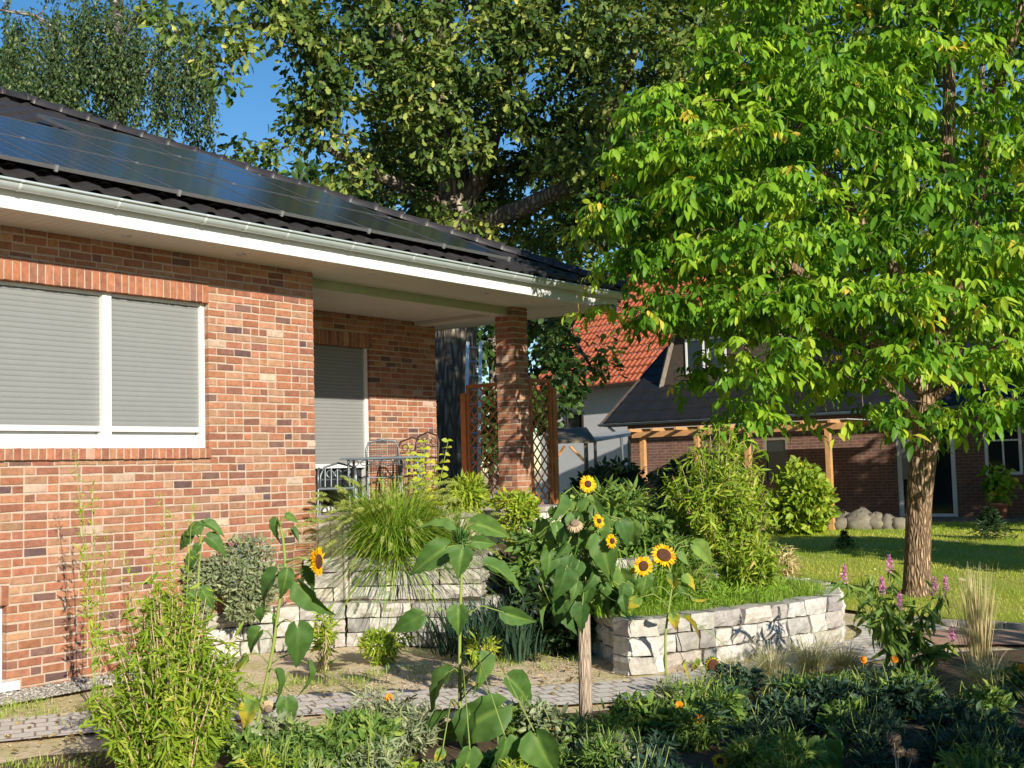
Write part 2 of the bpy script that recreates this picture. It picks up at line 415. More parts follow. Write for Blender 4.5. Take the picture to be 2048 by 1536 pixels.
def halfpipe(mb, a, b_, r, zt, out, th=.004, n=10):
    # half-round gutter from a to b, out = outward horizontal normal
    a = A(*a); b_ = A(*b_); out = A(*out)
    pr = []
    for i in range(n+1):
        t = PI*i/n; pr.append((-math.cos(t)*r, -math.sin(t)*r))
    pr = [(-r, .0)]+pr
    for i in range(7):                      # rolled bead on the outer rim
        t = PI+1.75*PI*i/6; pr.append((r+.012+.012*math.cos(t), .0+.012*math.sin(t)))
    V = np.array([[p+out*x+A(0, 0, zt+z) for x, z in pr] for p in (a, b_)])
    mb.grid(V)
    pr2 = [(x*.94, z*.94+.001) for x, z in pr[1:n+2]]
    V = np.array([[p+out*x+A(0, 0, zt+z) for x, z in pr2] for p in (a, b_)]); mb.grid(V, flip=True)
gt = MB(); GR = .066; GY, GX, GZ_ = YE-.078, XE+.078, 4.290
halfpipe(gt, (X0, GY, 0), (GX+.06, GY, 0), GR, GZ_, (0, -1, 0)); halfpipe(gt, (GX, GY, 0), (GX, YR+9, 0), GR, GZ_-.003, (1, 0, 0))
gut = gt.build('gutter', M['zinc'], house, True)
for x in (-8.1, -7.05, -6.0, -4.9, -3.93, -3.02, -2.1, -1.62, -1.1, -.2, .75, 1.7, 2.6, 3.45, 4.3):
    s = MB(); halfpipe(s, (x-.013, GY, 0), (x+.013, GY, 0), GR+.004, GZ_-.001, (0, -1, 0)); s.build('gutter_joint', M['zinclight'], gut, True)
dp = MB(); dpx = GX
dp.tube([(dpx, 2.9, GZ_-.05), (dpx, 2.9, GZ_-.2), (dpx-.05, 2.93, GZ_-.27), (XW+.15, 2.98, 3.72), (XW+.1, 3.0, 3.62), (XW+.1, 3.0, 3.2), (XW+.1, 3.0, .2)], .05, 10)
dp.build('downpipe', M['zincdark'], house, True)
# ---- roof
XR, YRF, ZR0 = 5.25, -.78, 4.33; PIT = math.radians(24.1); LR = 5.66; ZRIDGE = ZR0+LR*math.tan(PIT)
def tile_face(mb, o, u, up, length, left_hip, right_hip, pitch=.30, course=.36, amp=.033):
    # o: eave start, u: along the eave, up: horizontal direction upslope
    o = A(*o); u = A(*u); up = A(*up); nrm = unit(-up*math.sin(PIT)+A(0, 0, math.cos(PIT))); vs = up*math.cos(PIT)+A(0, 0, math.sin(PIT))
    VL = LR/math.cos(PIT); nc = int(math.ceil(VL/course))
    t = np.array([0, .07, .16, .24, .32, .40, .49, .56, .78])
    prof = np.array([.02, .25, .72, .97, .97, .72, .25, .02, 0.])
    for j in range(nc):
        v0, v1 = j*course, min((j+1)*course, VL)
        r0, r1 = v0*math.cos(PIT), v1*math.cos(PIT)
        k0 = 0; n = int(length/pitch)+1
        us = (np.arange(n)[:, None]+t[None]).ravel()*pitch; hs = np.tile(prof, n)*amp
        lo0, hi0 = (r0 if left_hip else 0), length-(r0 if right_hip else 0)
        us_in = (us > lo0-pitch) & (us < hi0+pitch)
        us, hs = us[us_in], hs[us_in]
        if len(us) < 2: continue
        a = np.clip(us, lo0, max(hi0, lo0)); b_ = np.clip(us, (r1 if left_hip else 0), max(length-(r1 if right_hip else 0), (r1 if left_hip else 0)))
        jit = rng.uniform(-.003, .003, len(us))
        row = lambda x, v, h: o+x[:, None]*u+v*vs+h[:, None]*nrm
        lip = row(a, v0, hs*.9-.012+jit); top0 = row(a, v0, hs+.022+jit); top1 = row(b_, v1+.001, hs-.002)
        mb.grid(np.stack([lip, top0, top1]), c=np.tile(rng.uniform(.3, .7, len(us)), (3, 1)).reshape(3, -1))
rf = MB()
tile_face(rf, (X0-.4, YRF, ZR0), (1, 0, 0), (0, 1, 0), XR-X0+.4, False, True)
tile_face(rf, (XR, YRF, ZR0), (0, 1, 0), (-1, 0, 0), 2*LR, True, True)
rl = (X0-.4, YRF+LR, ZRIDGE); 
rf.add([(X0-.4, YRF+2*LR, ZR0), (XR, YRF+2*LR, ZR0), (XR-LR, YRF+LR, ZRIDGE), rl], [[0, 1, 2, 3]])
rf.add([(X0-.4, YRF, ZR0-.02), (X0-.4, YRF+2*LR, ZR0-.02), rl], T=[[0, 1, 2]])
roof = rf.build('roof', M['tile'], house)
def cap_tiles(p0, p1, step=.36, r0=.115, r1=.135):
    p0 = A(*p0); p1 = A(*p1); d = unit(p1-p0); Ln = np.linalg.norm(p1-p0); sd = unit(np.cross(d, A(0, 0, 1))); nn = np.cross(sd, d)
    mb = MB(); n = int(Ln/step)
    for i in range(n+1):
        a = i*step; b_ = min(a+step+.05, Ln); 
        rows = []
        for q, (s_, r) in enumerate(((a, r1), (a+.012, r1+.006), (a+.06, r1+.004), (a+.075, r1-.012), (b_, r0-.01))):
            rows.append([p0+d*s_+sd*(r*math.cos(th))+nn*(r*.8*math.sin(th)+.028-.03) for th in np.linspace(-.15, PI+.15, 9)])
        mb.grid(np.array(rows), flip=True); mb.add(rows[0]+[p0+d*a+nn*.0], T=[[9, k_, k_+1] for k_ in range(8)])
    return mb
cap_tiles((XR-.02, YRF+.02, ZR0+.05), (XR-LR, YRF+LR, ZRIDGE+.05)).build('hip_tiles', M['tile'], roof, True)
cap_tiles((XR-.02, YRF+2*LR-.02, ZR0+.05), (XR-LR, YRF+LR, ZRIDGE+.05)).build('hip_tiles', M['tile'], roof, True)
cap_tiles((X0-.4, YRF+LR, ZRIDGE+.05), (XR-LR+.12, YRF+LR, ZRIDGE+.06)).build('ridge_tiles', M['tile'], roof, True)
# ---- solar panels
nrm = A(0, -math.sin(PIT), math.cos(PIT)); vs = A(0, math.cos(PIT), math.sin(PIT)); UX = A(1, 0, 0)
def rp(x, v, h): return A(x, YRF, ZR0)+v*vs+h*nrm
def solar(x0, x1, v0, v1, h=.135):
    e = bpy.data.objects.new('solar_panel', None); COL.objects.link(e); e.parent = house
    pw = rp(x0, v0, h); e.location = Vector(pw)-house.location; e.rotation_euler = (PIT, 0, 0)
    W, Hh = x1-x0, v1-v0
    f = MB(); w = .007
    for a, b_, c_, d in ((0, 0, w, Hh), (W-w, 0, W, Hh), (w, 0, W-w, w), (w, Hh-w, W-w, Hh)): f.box((a, b_, -.035), (c_, d, 0))
    fo = f.build('frame', M['panel_edge'], None, loc=(0, 0, 0)); fo.parent = e
    g = MB(); g.box((w, w, -.03), (W-w, Hh-w, -.003)); go = g.build('glass', M['solar'], None, loc=(0, 0, 0)); go.parent = e
    for cx in (W+.005,):
        k = MB(); k.box((cx-.012, -.016, -.05), (cx+.012, .012, .006)); ko = k.build('clamp', M['alu'], None, loc=(0, 0, 0)); ko.parent = e
PW = 1.235; G = .010
xs1 = [2.62-PW*i for i in range(10)]
for x in xs1[:-1]: solar(x-PW+G, x, .13, 1.50)
for i in range(8):
    x1 = .60+PW-PW*i
    solar(x1-PW+G, x1, 1.52, 3.00)
for x1 in (-.05, -1.285): pass
solar(-.28, .93, 3.02, 4.1)
solar(-1.52, -.30, 3.02, 4.1)
rl_ = MB()
for v in (.45, 1.2, 1.85, 2.7):
    a = rp(-8.5, v, .05); lim = min(2.6, XR-v-.6); q = rp(lim, v, .05)
    rl_.tube([a, q], .02, 4)
rl_.build('panel_rails', M['black'], house)
# ================================================================ ground, lawn, path, terrace, stone walls
def hgt(x, y):
    x = np.asarray(x, float); y = np.asarray(y, float)
    t = np.clip((x-4.5)/11, 0, 1); t = t*t*(3-2*t)
    return ZG+.26*t
def soil_material():
    m, nt, b = mat('sandy_soil')
    co = coords(nt)
    n1 = noise(nt, 1.3, 6, .65, co); n2 = noise(nt, 14, 6, .7, co)
    c1 = ramp(nt, n2.outputs['Fac'], [(.25, (.46, .35, .23)), (.5, (.66, .53, .37)), (.8, (.76, .64, .48))])
    c2 = ramp(nt, n2.outputs['Fac'], [(.3, (.42, .37, .17)), (.7, (.64, .54, .30))])
    f = ramp(nt, n1.outputs['Fac'], [(.44, (0, 0, 0)), (.58, (1, 1, 1))])
    L(nt, mixc(nt, f.outputs['Color'], c1.outputs['Color'], c2.outputs['Color']), b.inputs['Base Color'])
    b.inputs['Roughness'].default_value = .95; b.inputs['Specular IOR Level'].default_value = .1
    bump(nt, b, n2.outputs['Fac'], .8, .03)
    return m
M['soil'] = soil_material()
M['darksoil'] = plain('bed_soil', (.11, .075, .05), .95, .35, 12, bmp=.8, spec=.1)
g = MB()
xs = np.concatenate([[-500, -120, -40], np.arange(-14, 40, .25), [60, 120, 600]]); ys = np.concatenate([[-500, -100, -40], np.arange(-20, 30, .25), [50, 120, 600]])
Xg, Yg = np.meshgrid(xs, ys)
und = .012*(np.sin(Xg*2.1+Yg*1.3)+np.sin(Xg*4.7-Yg*3.1)+rng.uniform(-1, 1, Xg.shape))*(np.abs(Xg) < 39)
g.grid(np.stack([Xg, Yg, hgt(Xg, Yg)-.025+und*.5], -1))
tag(g.build('ground', M['soil'], None, True), None, None, None, 'structure')
def poly_sheet(mb, pts, dz, sub=.5):
    # fan sheet over a (roughly convex) outline, following the terrain
    pts = np.asarray(pts, float); out = []
    for a, b_ in zip(pts, np.roll(pts, -1, 0)):
        n = max(1, int(np.linalg.norm(b_-a)/sub)); out += [a+(b_-a)*i/n for i in range(n)]
    P = np.array(out); c = P.mean(0); k = len(P); rows = []
    for s in (0, .25, .5, .7, .85, 1): 
        q = c+(P-c)*max(s, 1e-3); rows.append(np.column_stack([q, hgt(q[:, 0], q[:, 1])+dz]))
    mb.grid(np.array(rows), wrap=True, flip=True)
# lawn
m, nt, b = mat('lawn'); co = coords(nt); n1 = noise(nt, .7, 5, .6, co); n2 = noise(nt, 30, 5, .7, co)
c1 = ramp(nt, n2.outputs['Fac'], [(.3, (.22, .29, .035)), (.7, (.40, .43, .07))]); c2 = ramp(nt, n2.outputs['Fac'], [(.3, (.36, .35, .08)), (.7, (.54, .48, .15))])
f = ramp(nt, n1.outputs['Fac'], [(.45, (0, 0, 0)), (.7, (1, 1, 1))]); L(nt, mixc(nt, f.outputs['Color'], c1.outputs['Color'], c2.outputs['Color']), b.inputs['Base Color'])
b.inputs['Roughness'].default_value = .9; b.inputs['Specular IOR Level'].default_value = .15; bump(nt, b, n2.outputs['Fac'], .7, .03); M['lawn'] = m
lawn_pts = [(4.05, -5.2), (4.0, -6.2), (4.25, -8), (5, -13), (19.2, -13), (19.2, 1.2), (15.4, 1.6), (15.4, 2.6), (12, 2.4), (8.8, -.8), (5.2, -3.0), (4.5, -4.2)]
g = MB(); poly_sheet(g, lawn_pts, .012); tag(g.build('lawn', M['lawn'], None, True), None, None, None, 'structure')
def inside(P, poly):
    x, y = P[:, 0], P[:, 1]; r = np.zeros(len(P), bool); n = len(poly)
    for i in range(n):
        x0, y0 = poly[i]; x1, y1 = poly[(i+1) % n]
        c = ((y0 > y) != (y1 > y)) & (x < (x1-x0)*(y-y0)/(y1-y0+1e-12)+x0); r ^= c
    return r
# path
def sheet_along(mb, C_, w0, w1, dz):
    C_ = np.asarray(C_, float); n = 60; t = np.linspace(0, len(C_)-1, n)
    P = np.column_stack([np.interp(t, np.arange(len(C_)), C_[:, i]) for i in (0, 1)])
    for _ in range(6): P[1:-1] = .5*P[1:-1]+.25*(P[:-2]+P[2:])
    T = unit(np.gradient(P, axis=0)); N = np.column_stack([-T[:, 1], T[:, 0]])
    rows = []
    for k in np.linspace(-w0, w1, 5): q = P+N*k; rows.append(np.column_stack([q, hgt(q[:, 0], q[:, 1])+dz]))
    mb.grid(np.array(rows).transpose(1, 0, 2), flip=True); return P, N
def paver(name, cols, mortar, bw_, bh):
    m, nt, b = mat(name); co = coords(nt)
    bt = node(nt, 'ShaderNodeTexBrick'); bt.inputs['Scale'].default_value = 1; bt.inputs['Brick Width'].default_value = bw_; bt.inputs['Row Height'].default_value = bh; bt.inputs['Mortar Size'].default_value = .009
    bt.inputs['Color1'].default_value = rgba(cols[0]); bt.inputs['Color2'].default_value = rgba(cols[1]); bt.inputs['Mortar'].default_value = rgba(mortar)
    mp = mapping(nt, co, rot=(0, 0, .55)); nz = noise(nt, 3, 3, .5, co)
    L(nt, mixc(nt, .02, mp, nz.outputs['Color'], 'ADD'), bt.inputs['Vector'])
    n = noise(nt, 22, 5, .7, co); r = ramp(nt, n.outputs['Fac'], [(.25, (.7, .7, .7)), (.75, (1.25, 1.22, 1.18))])
    L(nt, mixc(nt, 1., bt.outputs['Color'], r.outputs['Color'], 'MULTIPLY'), b.inputs['Base Color']); b.inputs['Roughness'].default_value = .85
    bump(nt, b, bt.outputs['Fac'], -.5, .01); return m
M['paver'] = paver('grey_paver', ((.66, .61, .55), (.56, .52, .47)), (.27, .22, .17), .16, .16)
M['redpaver'] = paver('red_paver', ((.52, .30, .22), (.44, .25, .18)), (.34, .25, .18), .2, .1)
pc = [(-9, .9), (-7, -.2), (-4.4, -1.35), (-2.6, -2.6), (-1.35, -4.2), (-.6, -4.72), (.9, -5.15), (2.4, -5.45), (3.2, -5.25), (3.75, -4.85)]
g = MB(); PP, PN = sheet_along(g, pc, .42, .42, .006); tag(g.build('path', M['paver'], None, True), None, None, None, 'structure')
g = MB(); sheet_along(g, [(2.75, -5.55), (3.1, -6.1), (3.3, -6.9), (3.4, -8.2), (3.5, -11)], .5, .5, .0115); tag(g.build('red_path', M['redpaver'], None, True), None, None, None, 'structure')
M['stone'] = tintmat('split_sandstone', .92, 17, .34, 1., .1)
def stone_colour(r, k):
    b_ = np.array([[.43, .40, .355], [.47, .44, .39], [.37, .345, .305], [.45, .405, .34], [.33, .31, .285]])
    return b_[r.choice(5, k, p=[.3, .3, .18, .14, .08])]*r.uniform(.72, 1.06, (k, 1))*r.uniform(.97, 1.03, (k, 3))
def rough_stone(mb, o, u, n, x0, x1, z0, z1, depth, r, amp=.022):
    # one split-face block on the plane o + x*u + z*Z, outward normal n
    u = A(*u, 0) if len(u) == 2 else A(*u); n = A(*n, 0) if len(n) == 2 else A(*n)
    nx = max(4, int((x1-x0)/.05)); nz = max(4, int((z1-z0)/.035))
    gx = np.linspace(0, 1, nx); gz = np.linspace(0, 1, nz); X, Z = np.meshgrid(gx, gz)
    e = np.minimum(np.minimum(X, 1-X)*(x1-x0), np.minimum(Z, 1-Z)*(z1-z0))
    bulge = np.clip(e/.016, 0, 1)**.6*.018-.018
    d = bulge+r.uniform(-1, 1, X.shape)*amp*np.clip(e/.02, .15, 1)*.5+amp*.6*np.sin(X*r.uniform(3, 9)+Z*r.uniform(2, 6)+r.uniform(0, 6))
    jx = r.uniform(-.006, .006, X.shape); jz = r.uniform(-.006, .006, X.shape)
    P = A(*o)+(x0+X*(x1-x0)+jx)[..., None]*u+(z0+Z*(z1-z0)+jz)[..., None]*A(0, 0, 1)+d[..., None]*n
    c = stone_colour(r, 1)[0]
    mb.grid(P, c=np.tile(c, (nx*nz, 1)).reshape(nz, nx, 3), flip=(np.cross(u, A(0, 0, 1))@n < 0))
    # top, sides and back reach into the bank
    B = P-n*depth
    top = np.stack([P[-1], P[-1]*.5+B[-1]*.5+A(0, 0, .006)*r.uniform(-1, 1), B[-1]])
    mb.grid(top, c=c*1.0 if False else np.tile(c, (3*nx, 1)).reshape(3, nx, 3), flip=(np.cross(u, A(0, 0, 1))@n < 0))
    for col in (0, -1):
        s_ = np.stack([P[:, col], B[:, col]]); mb.grid(s_, c=np.tile(c, (2*nz, 1)).reshape(2, nz, 3), flip=((col == 0) != (np.cross(u, A(0, 0, 1))@n < 0)))
def stone_wall(name, pts, z0, heights, label, side=1, depth=.24, seed=1, lens=(.18, .42), cope=True):
    r = np.random.default_rng(seed); pts = np.asarray(pts, float)
    mb = MB(); core = MB()
    seg = np.linalg.norm(np.diff(pts, axis=0), axis=1); s = np.concatenate([[0], np.cumsum(seg)]); Ltot = s[-1]
    def pt(x): return A(np.interp(x, s, pts[:, 0]), np.interp(x, s, pts[:, 1]))
    z = z0
    for i, h in enumerate(heights):
        x = 0.
        while x < Ltot-.02:
            w = r.uniform(*lens)*(1.15 if cope and i == len(heights)-1 else 1)
            nxt = s[s > x+.05]; lim = nxt[0] if len(nxt) else Ltot
            corner = any(abs(lim-c_) < 1e-6 for c_ in s)
            if x+w > lim-.12: w = lim-x
            a, b_ = pt(x), pt(x+w); u = unit(b_-a); n = A(u[1], -u[0])*side
            k = np.linalg.norm(b_-a)
            split = r.random() < .15 and i < len(heights)-1 and w > .25
            rough_stone(mb, (a[0]+n[0]*r.uniform(-.012, .012), a[1]+n[1]*r.uniform(-.012, .012), 0), u, n, .005, k-.011, z+.004+r.uniform(-.004, .003), z+h-.010+r.uniform(-.006, .006)*(1.5 if i == len(heights)-1 else 1), depth, r)
            x += w
        z += h
    # dark joint filler behind the faces
    for a, b_ in zip(pts[:-1], pts[1:]):
        u = unit(b_-a); n = A(u[1], -u[0])*side; k = np.linalg.norm(b_-a)
        q = [a-n*.05+u*.07, b_-n*.05-u*.07, b_-n*(depth-.01)-u*.07, a-n*(depth-.01)+u*.07]
        V = [(p[0], p[1], z0-.1) for p in q]+[(p[0], p[1], z-.035) for p in q]
        mb.add(V, [[0,3,2,1],[4,5,6,7],[0,1,5,4],[1,2,6,5],[2,3,7,6],[3,0,4,7]], c=(.10, .085, .065))
    o = mb.build(name, M['stone'], None, False, loc=(pts[:, 0].mean(), pts[:, 1].mean(), z0)); tag(o, label, 'stone wall'); return o
stone_wall('stone_wall', [(-1.50, -.02), (-.80, -.20), (-.20, -.62), (.15, -1.2), (.38, -1.92), (1.3, -1.55)], ZG-.02, [.145, .15, .155], 'low curved dry stone wall of pale blocks joining the brick house wall', 1, seed=5)
stone_wall('stone_wall', [(-.30, -.10), (.05, -.38), (.40, -.80), (.88, -1.55), (1.9, -1.1)], .55, [.15, .16, .15], 'upper stepped stone wall under the fountain grass', 1, seed=8, lens=(.22, .5))
stone_wall('stone_wall', [(.62, -3.08), (-.30, -4.09), (.55, -4.48), (1.45, -4.77), (2.28, -4.95), (3.15, -4.6), (3.75, -4.0), (4.05, -3.3), (4.1, -2.4)], ZG-.02, [.155, .165, .15], 'low pale stone wall edging the raised bed beside the walnut lawn', 1, seed=11)
stone_wall('stone_wall', [(.9, -2.6), (.75, -3.2), (1.3, -3.55), (2.1, -3.4)], .55, [.15, .16, .14], 'short upper stone wall half hidden behind the sunflower pair', 1, seed=14)
# earth behind the walls (beds and mound up to the terrace)
def mound(name, outline, ztop, m_, zb=0.):
    mb = MB(); P = np.asarray(outline, float); k = len(P); c = P.mean(0); rows = []
    for s_ in (1., .8, .55, .3, .02):
        q = c+(P-c)*s_; zz = ztop+.03*rng.uniform(-1, 1, k)+(.0 if s_ == 1 else .02); rows.append(np.column_stack([q, zz]))
    V = np.array(rows); mb.grid(V, wrap=True)
    base = np.column_stack([P, np.full(k, zb)]); mb.grid(np.stack([base, V[0]]), wrap=True)
    return tag(mb.build(name, m_, None, False, loc=(c[0], c[1], zb)), None, None, None, 'structure')
mound('planting_bed', [(-1.35, -.02), (-.75, -.06), (-.05, -.5), (.3, -1.1), (.5, -1.75), (2.0, -1.3), (2.4, -.3), (.3, -.01)], .53, M['darksoil'])
mound('planting_bed', [(.02, -.06), (.15, -.3), (.5, -.7), (.95, -1.4), (2.6, -1.0), (5.3, -.9), (5.3, -.3), (.02, -.02)], .99, M['darksoil'])
mound('planting_bed', [(.9, -3.0), (-.08, -4.02), (.6, -4.28), (1.5, -4.57), (2.25, -4.73), (3.0, -4.42), (3.58, -3.87), (3.85, -3.2), (3.9, -2.2), (2.2, -1.7)], .53, M['darksoil'])
mound('planting_bed', [(1.3, -2.2), (1.0, -2.95), (1.4, -3.30), (2.0, -3.15), (3.6, -1.9), (5.6, -.9), (5.2, .2), (2.6, -.9)], .90, M['darksoil'])
# the open front bed where the flowers grow
g = MB(); poly_sheet(g, [(-4.7, -2.35), (-3.3, -3.55), (-1.9, -4.55), (-1.0, -5.25), (.6, -5.72), (2.1, -6.05), (2.55, -6.6), (2.6, -9), (-1, -9.5), (-5, -8), (-6.5, -4), (-6, -2.2)], -.004); tag(g.build('flower_bed_soil', M['darksoil'], None, True), None, None, None, 'structure')
g = MB(); poly_sheet(g, [(-9, -.52), (-1.5, -.5), (-1.5, -.0), (-9, -.0)], .004, .15)
m, nt, b = mat('gravel'); co = coords(nt); vo = node(nt, 'ShaderNodeTexVoronoi'); vo.inputs['Scale'].default_value = 26; L(nt, co, vo.inputs['Vector'])
r_ = ramp(nt, vo.outputs['Color'], [(.1, (.30, .27, .23)), (.5, (.50, .46, .41)), (.9, (.66, .62, .56))]); L(nt, r_.outputs['Color'], b.inputs['Base Color']); b.inputs['Roughness'].default_value = .9; bump(nt, b, vo.outputs['Distance'], -1., .03); M['gravel'] = m
tag(g.build('gravel_strip', m, None, True), None, None, None, 'structure')
r_ = np.random.default_rng(4); pb = MB()
ico = np.array([[0,0,1],[.9,0,.4],[.28,.85,.4],[-.72,.53,.4],[-.72,-.53,.4],[.28,-.85,.4],[0,0,-.6]]); icf = [[0,1,2],[0,2,3],[0,3,4],[0,4,5],[0,5,1],[6,2,1],[6,3,2],[6,4,3],[6,5,4],[6,1,5]]
def pebbles(mb, P, s, cols):
    for p, q, c in zip(P, s, cols):
        a = r_.uniform(0, 6.28); R2 = np.array([[math.cos(a), -math.sin(a), 0], [math.sin(a), math.cos(a), 0], [0, 0, 1]])
        V = (ico*r_.uniform(.75, 1.2, ico.shape)*A(1, .8, .6)*q)@R2.T+p; mb.add(V, T=icf, c=c)
n_ = 1500; P = np.column_stack([r_.uniform(-4.8, -1.4, n_), -.5*r_.uniform(0, 1.1, n_), np.full(n_, ZG+.012)])
pebbles(pb, P, r_.uniform(.012, .03, n_), stone_colour(r_, n_)*r_.uniform(.6, 1.1, (n_, 1)))
tag(pb.build('gravel', M['stone'], None, True), 'pale loose gravel strip along the foot of the brick wall', 'gravel', None, 'stuff')
# kerb between path and lawn
r_ = np.random.default_rng(9)
kp = np.array([(4.05, -4.8), (4.02, -5.6), (4.0, -6.3), (4.2, -7.6), (4.4, -9)])
kb = MB(); s_ = np.concatenate([[0], np.cumsum(np.linalg.norm(np.diff(kp, axis=0), axis=1))]); x = 0
while x < s_[-1]-.3:
    w = .24; a = A(np.interp(x, s_, kp[:, 0]), np.interp(x, s_, kp[:, 1])); b_ = A(np.interp(x+w, s_, kp[:, 0]), np.interp(x+w, s_, kp[:, 1])); u = unit(b_-a)
    Rm = np.array([[u[0], -u[1], 0], [u[1], u[0], 0], [0, 0, 1]]); kb.box((0, -.05, -.1), (w-.012, .05, .035+r_.uniform(-.006, .006)), c=stone_colour(r_, 1)[0]*.85, R=Rm, o=(a[0], a[1], ZG)); x += w
tag(kb.build('kerb', M['stone'], None), None, None, None, 'structure')
# terrace slab
g = MB(); g.box((-.0+.003, -.42, .5), (5.35, YR+.02, ZT-.012)); g.box((4.55, YR, .5), (5.35, 4, ZT-.013)); tag(g.build('terrace', M['paver'], None), None, None, None, 'structure')
g = MB(); 
for i in range(9): g.box((i*.595+.01, -.46, ZT-.06), (i*.595+.59, -.12, ZT+.002), c=stone_colour(r_, 1)[0])
tag(g.build('terrace_edge', M['stone'], None), None, None, None, 'structure')
# ================================================================ leaf templates and trees
def leaf_t(prof, fold=.15, droop=.2, curl=0.):
    V = []; Q = []
    for i, (y, w) in enumerate(prof):
        z = -droop*y*y
        V += [(-w, y-(.0), z+fold*w), (0, y, z), (w, y, z+fold*w)]
    for i in range(len(prof)-1):
        a = 3*i; b_ = a+3
        Q += [[a, a+1, b_+1, b_], [a+1, a+2, b_+2, b_+1]]
    return np.array(V, float), np.array(Q)
LF_OVAL = leaf_t([(0, .02), (.3, .19), (.6, .2), (.85, .1), (1, .01)], .35, .35)
LF_SMALL = leaf_t([(0, .05), (.45, .28), (1, .03)], .35, .3)
LF_BROAD = leaf_t([(0, .06), (.4, .36), (.75, .30), (1, .04)], .3, .25)
LF_LANCE = leaf_t([(0, .03), (.35, .10), (.7, .075), (1, .005)], .3, .35)
LF_OAK = leaf_t([(0, .04), (.3, .16), (.42, .12), (.62, .30), (.74, .2), (.9, .22), (1, .04)], .25, .3)
def rdir(r, n, up=0.):
    v = r.normal(size=(n, 3)); v[:, 2] += up; return unit(v)
def skeleton(limbs, clumps, r, bend=.12, seg=5):
    """limbs: list of (points, radii). Every clump is reached from the nearest wood by a curved twig."""
    nodes = []; tubes = []
    for P, R_ in limbs:
        P = np.asarray(P, float); R_ = np.asarray(R_, float); t = np.linspace(0, len(P)-1, 7*len(P)); k = np.arange(len(P))
        Q_ = np.column_stack([np.interp(t, k, P[:, i]) for i in range(3)])
        for _ in range(4): Q_[1:-1] = .5*Q_[1:-1]+.25*(Q_[:-2]+Q_[2:])
        rr = np.interp(t, k, R_); tubes.append((Q_, rr)); nodes += [(q, w) for q, w in zip(Q_, rr)][5:]
    N = np.array([q for q, _ in nodes]); W = np.array([w for _, w in nodes])
    C_ = np.asarray(clumps, float)
    d0 = np.array([np.min(np.linalg.norm(N-c, axis=1)) for c in C_])
    for i in np.argsort(d0):
        c = C_[i]; d = np.linalg.norm(N-c, axis=1)+.6*np.maximum(0, N[:, 2]-c[2]); j = np.argmin(d); a = N[j]; ln = np.linalg.norm(c-a)
        if ln < .05: continue
        t = np.linspace(0, 1, seg)[:, None]; mid = r.normal(size=3)*ln*bend+A(0, 0, ln*.12)
        P = a+(c-a)*t+mid*(4*t*(1-t)); w0 = min(W[j]*.7, .012+.022*ln); rr = np.linspace(w0, max(.006, w0*.45), seg)
        tubes.append((P, rr)); N = np.vstack([N, P[1:]]); W = np.concatenate([W, rr[1:]])
    return tubes
def wood(mb, tubes, n=6, c=.5, nbig=14, rough=0., r=None):
    for P, R_ in tubes: mb.tube(P, R_, nbig if R_.max() > .1 else (n if R_.max() > .03 else 4), c=c)
def blobs_to_clumps(blobs, per, r, rad=1.):
    out = []
    for px, py, d, rr in blobs:
        c = at(px, py, d); n = max(1, int(per*rr**2.2))
        v = rdir(r, n)*(r.uniform(.25, 1, (n, 1))**.45)*rr*rad; v[:, 2] *= .8; out.append(c+v)
    return np.vstack(out)
def bark(name, c0, c1, scale=(9, 9, 2.2), bmp=1.):
    m, nt, b = mat(name); co = coords(nt); mp = mapping(nt, co, scale)
    n = noise(nt, 1.6, 7, .65, mp); v = node(nt, 'ShaderNodeTexVoronoi', feature='DISTANCE_TO_EDGE'); v.inputs['Scale'].default_value = 1.7
    L(nt, mixc(nt, .12, mp, n.outputs['Color'], 'ADD'), v.inputs['Vector'])
    r = ramp(nt, v.outputs['Distance'], [(.0, np.array(c0)*.55), (.12, c0), (.4, c1)]); r2 = ramp(nt, n.outputs['Fac'], [(.3, (.75,)*3), (.7, (1.2,)*3)])
    L(nt, mixc(nt, 1., r.outputs['Color'], r2.outputs['Color'], 'MULTIPLY'), b.inputs['Base Color']); b.inputs['Roughness'].default_value = .9; b.inputs['Specular IOR Level'].default_value = .15
    r3 = ramp(nt, v.outputs['Distance'], [(0, (0, 0, 0)), (.3, (1, 1, 1))]); bump(nt, b, r3.outputs['Color'], bmp, .03)
    return m
M['bark_walnut'] = bark('walnut_bark', (.25, .165, .10), (.50, .36, .235), (15, 15, 3.6))
M['bark_oak'] = bark('oak_bark', (.16, .13, .10), (.34, .29, .23), (6, 6, 1.3))
M['bark_birch'] = bark('birch_bark', (.10, .09, .08), (.45, .43, .40), (2, 2, 9), .3)
M['leaf_walnut'] = leafmat('walnut_leaf', [(0, (.04, .11, .01)), (.35, (.12, .27, .018)), (.7, (.25, .41, .03)), (.93, (.40, .51, .045)), (.985, (.42, .42, .05)), (1, (.60, .44, .06))], .36, .46, spec=.22)
M['leaf_oak'] = leafmat('oak_leaf', [(0, (.025, .055, .015)), (.5, (.09, .15, .03)), (.8, (.27, .32, .07)), (1, (.50, .46, .13))], .22, .5, spec=.22)
M['leaf_birch'] = leafmat('birch_leaf', [(0, (.025, .055, .02)), (.6, (.06, .10, .035)), (1, (.20, .24, .08))], .22, .4)
M['leaf_far'] = leafmat('distant_leaf', [(0, (.02, .05, .01)), (.6, (.05, .10, .02)), (1, (.10, .17, .03))], .25, .45)
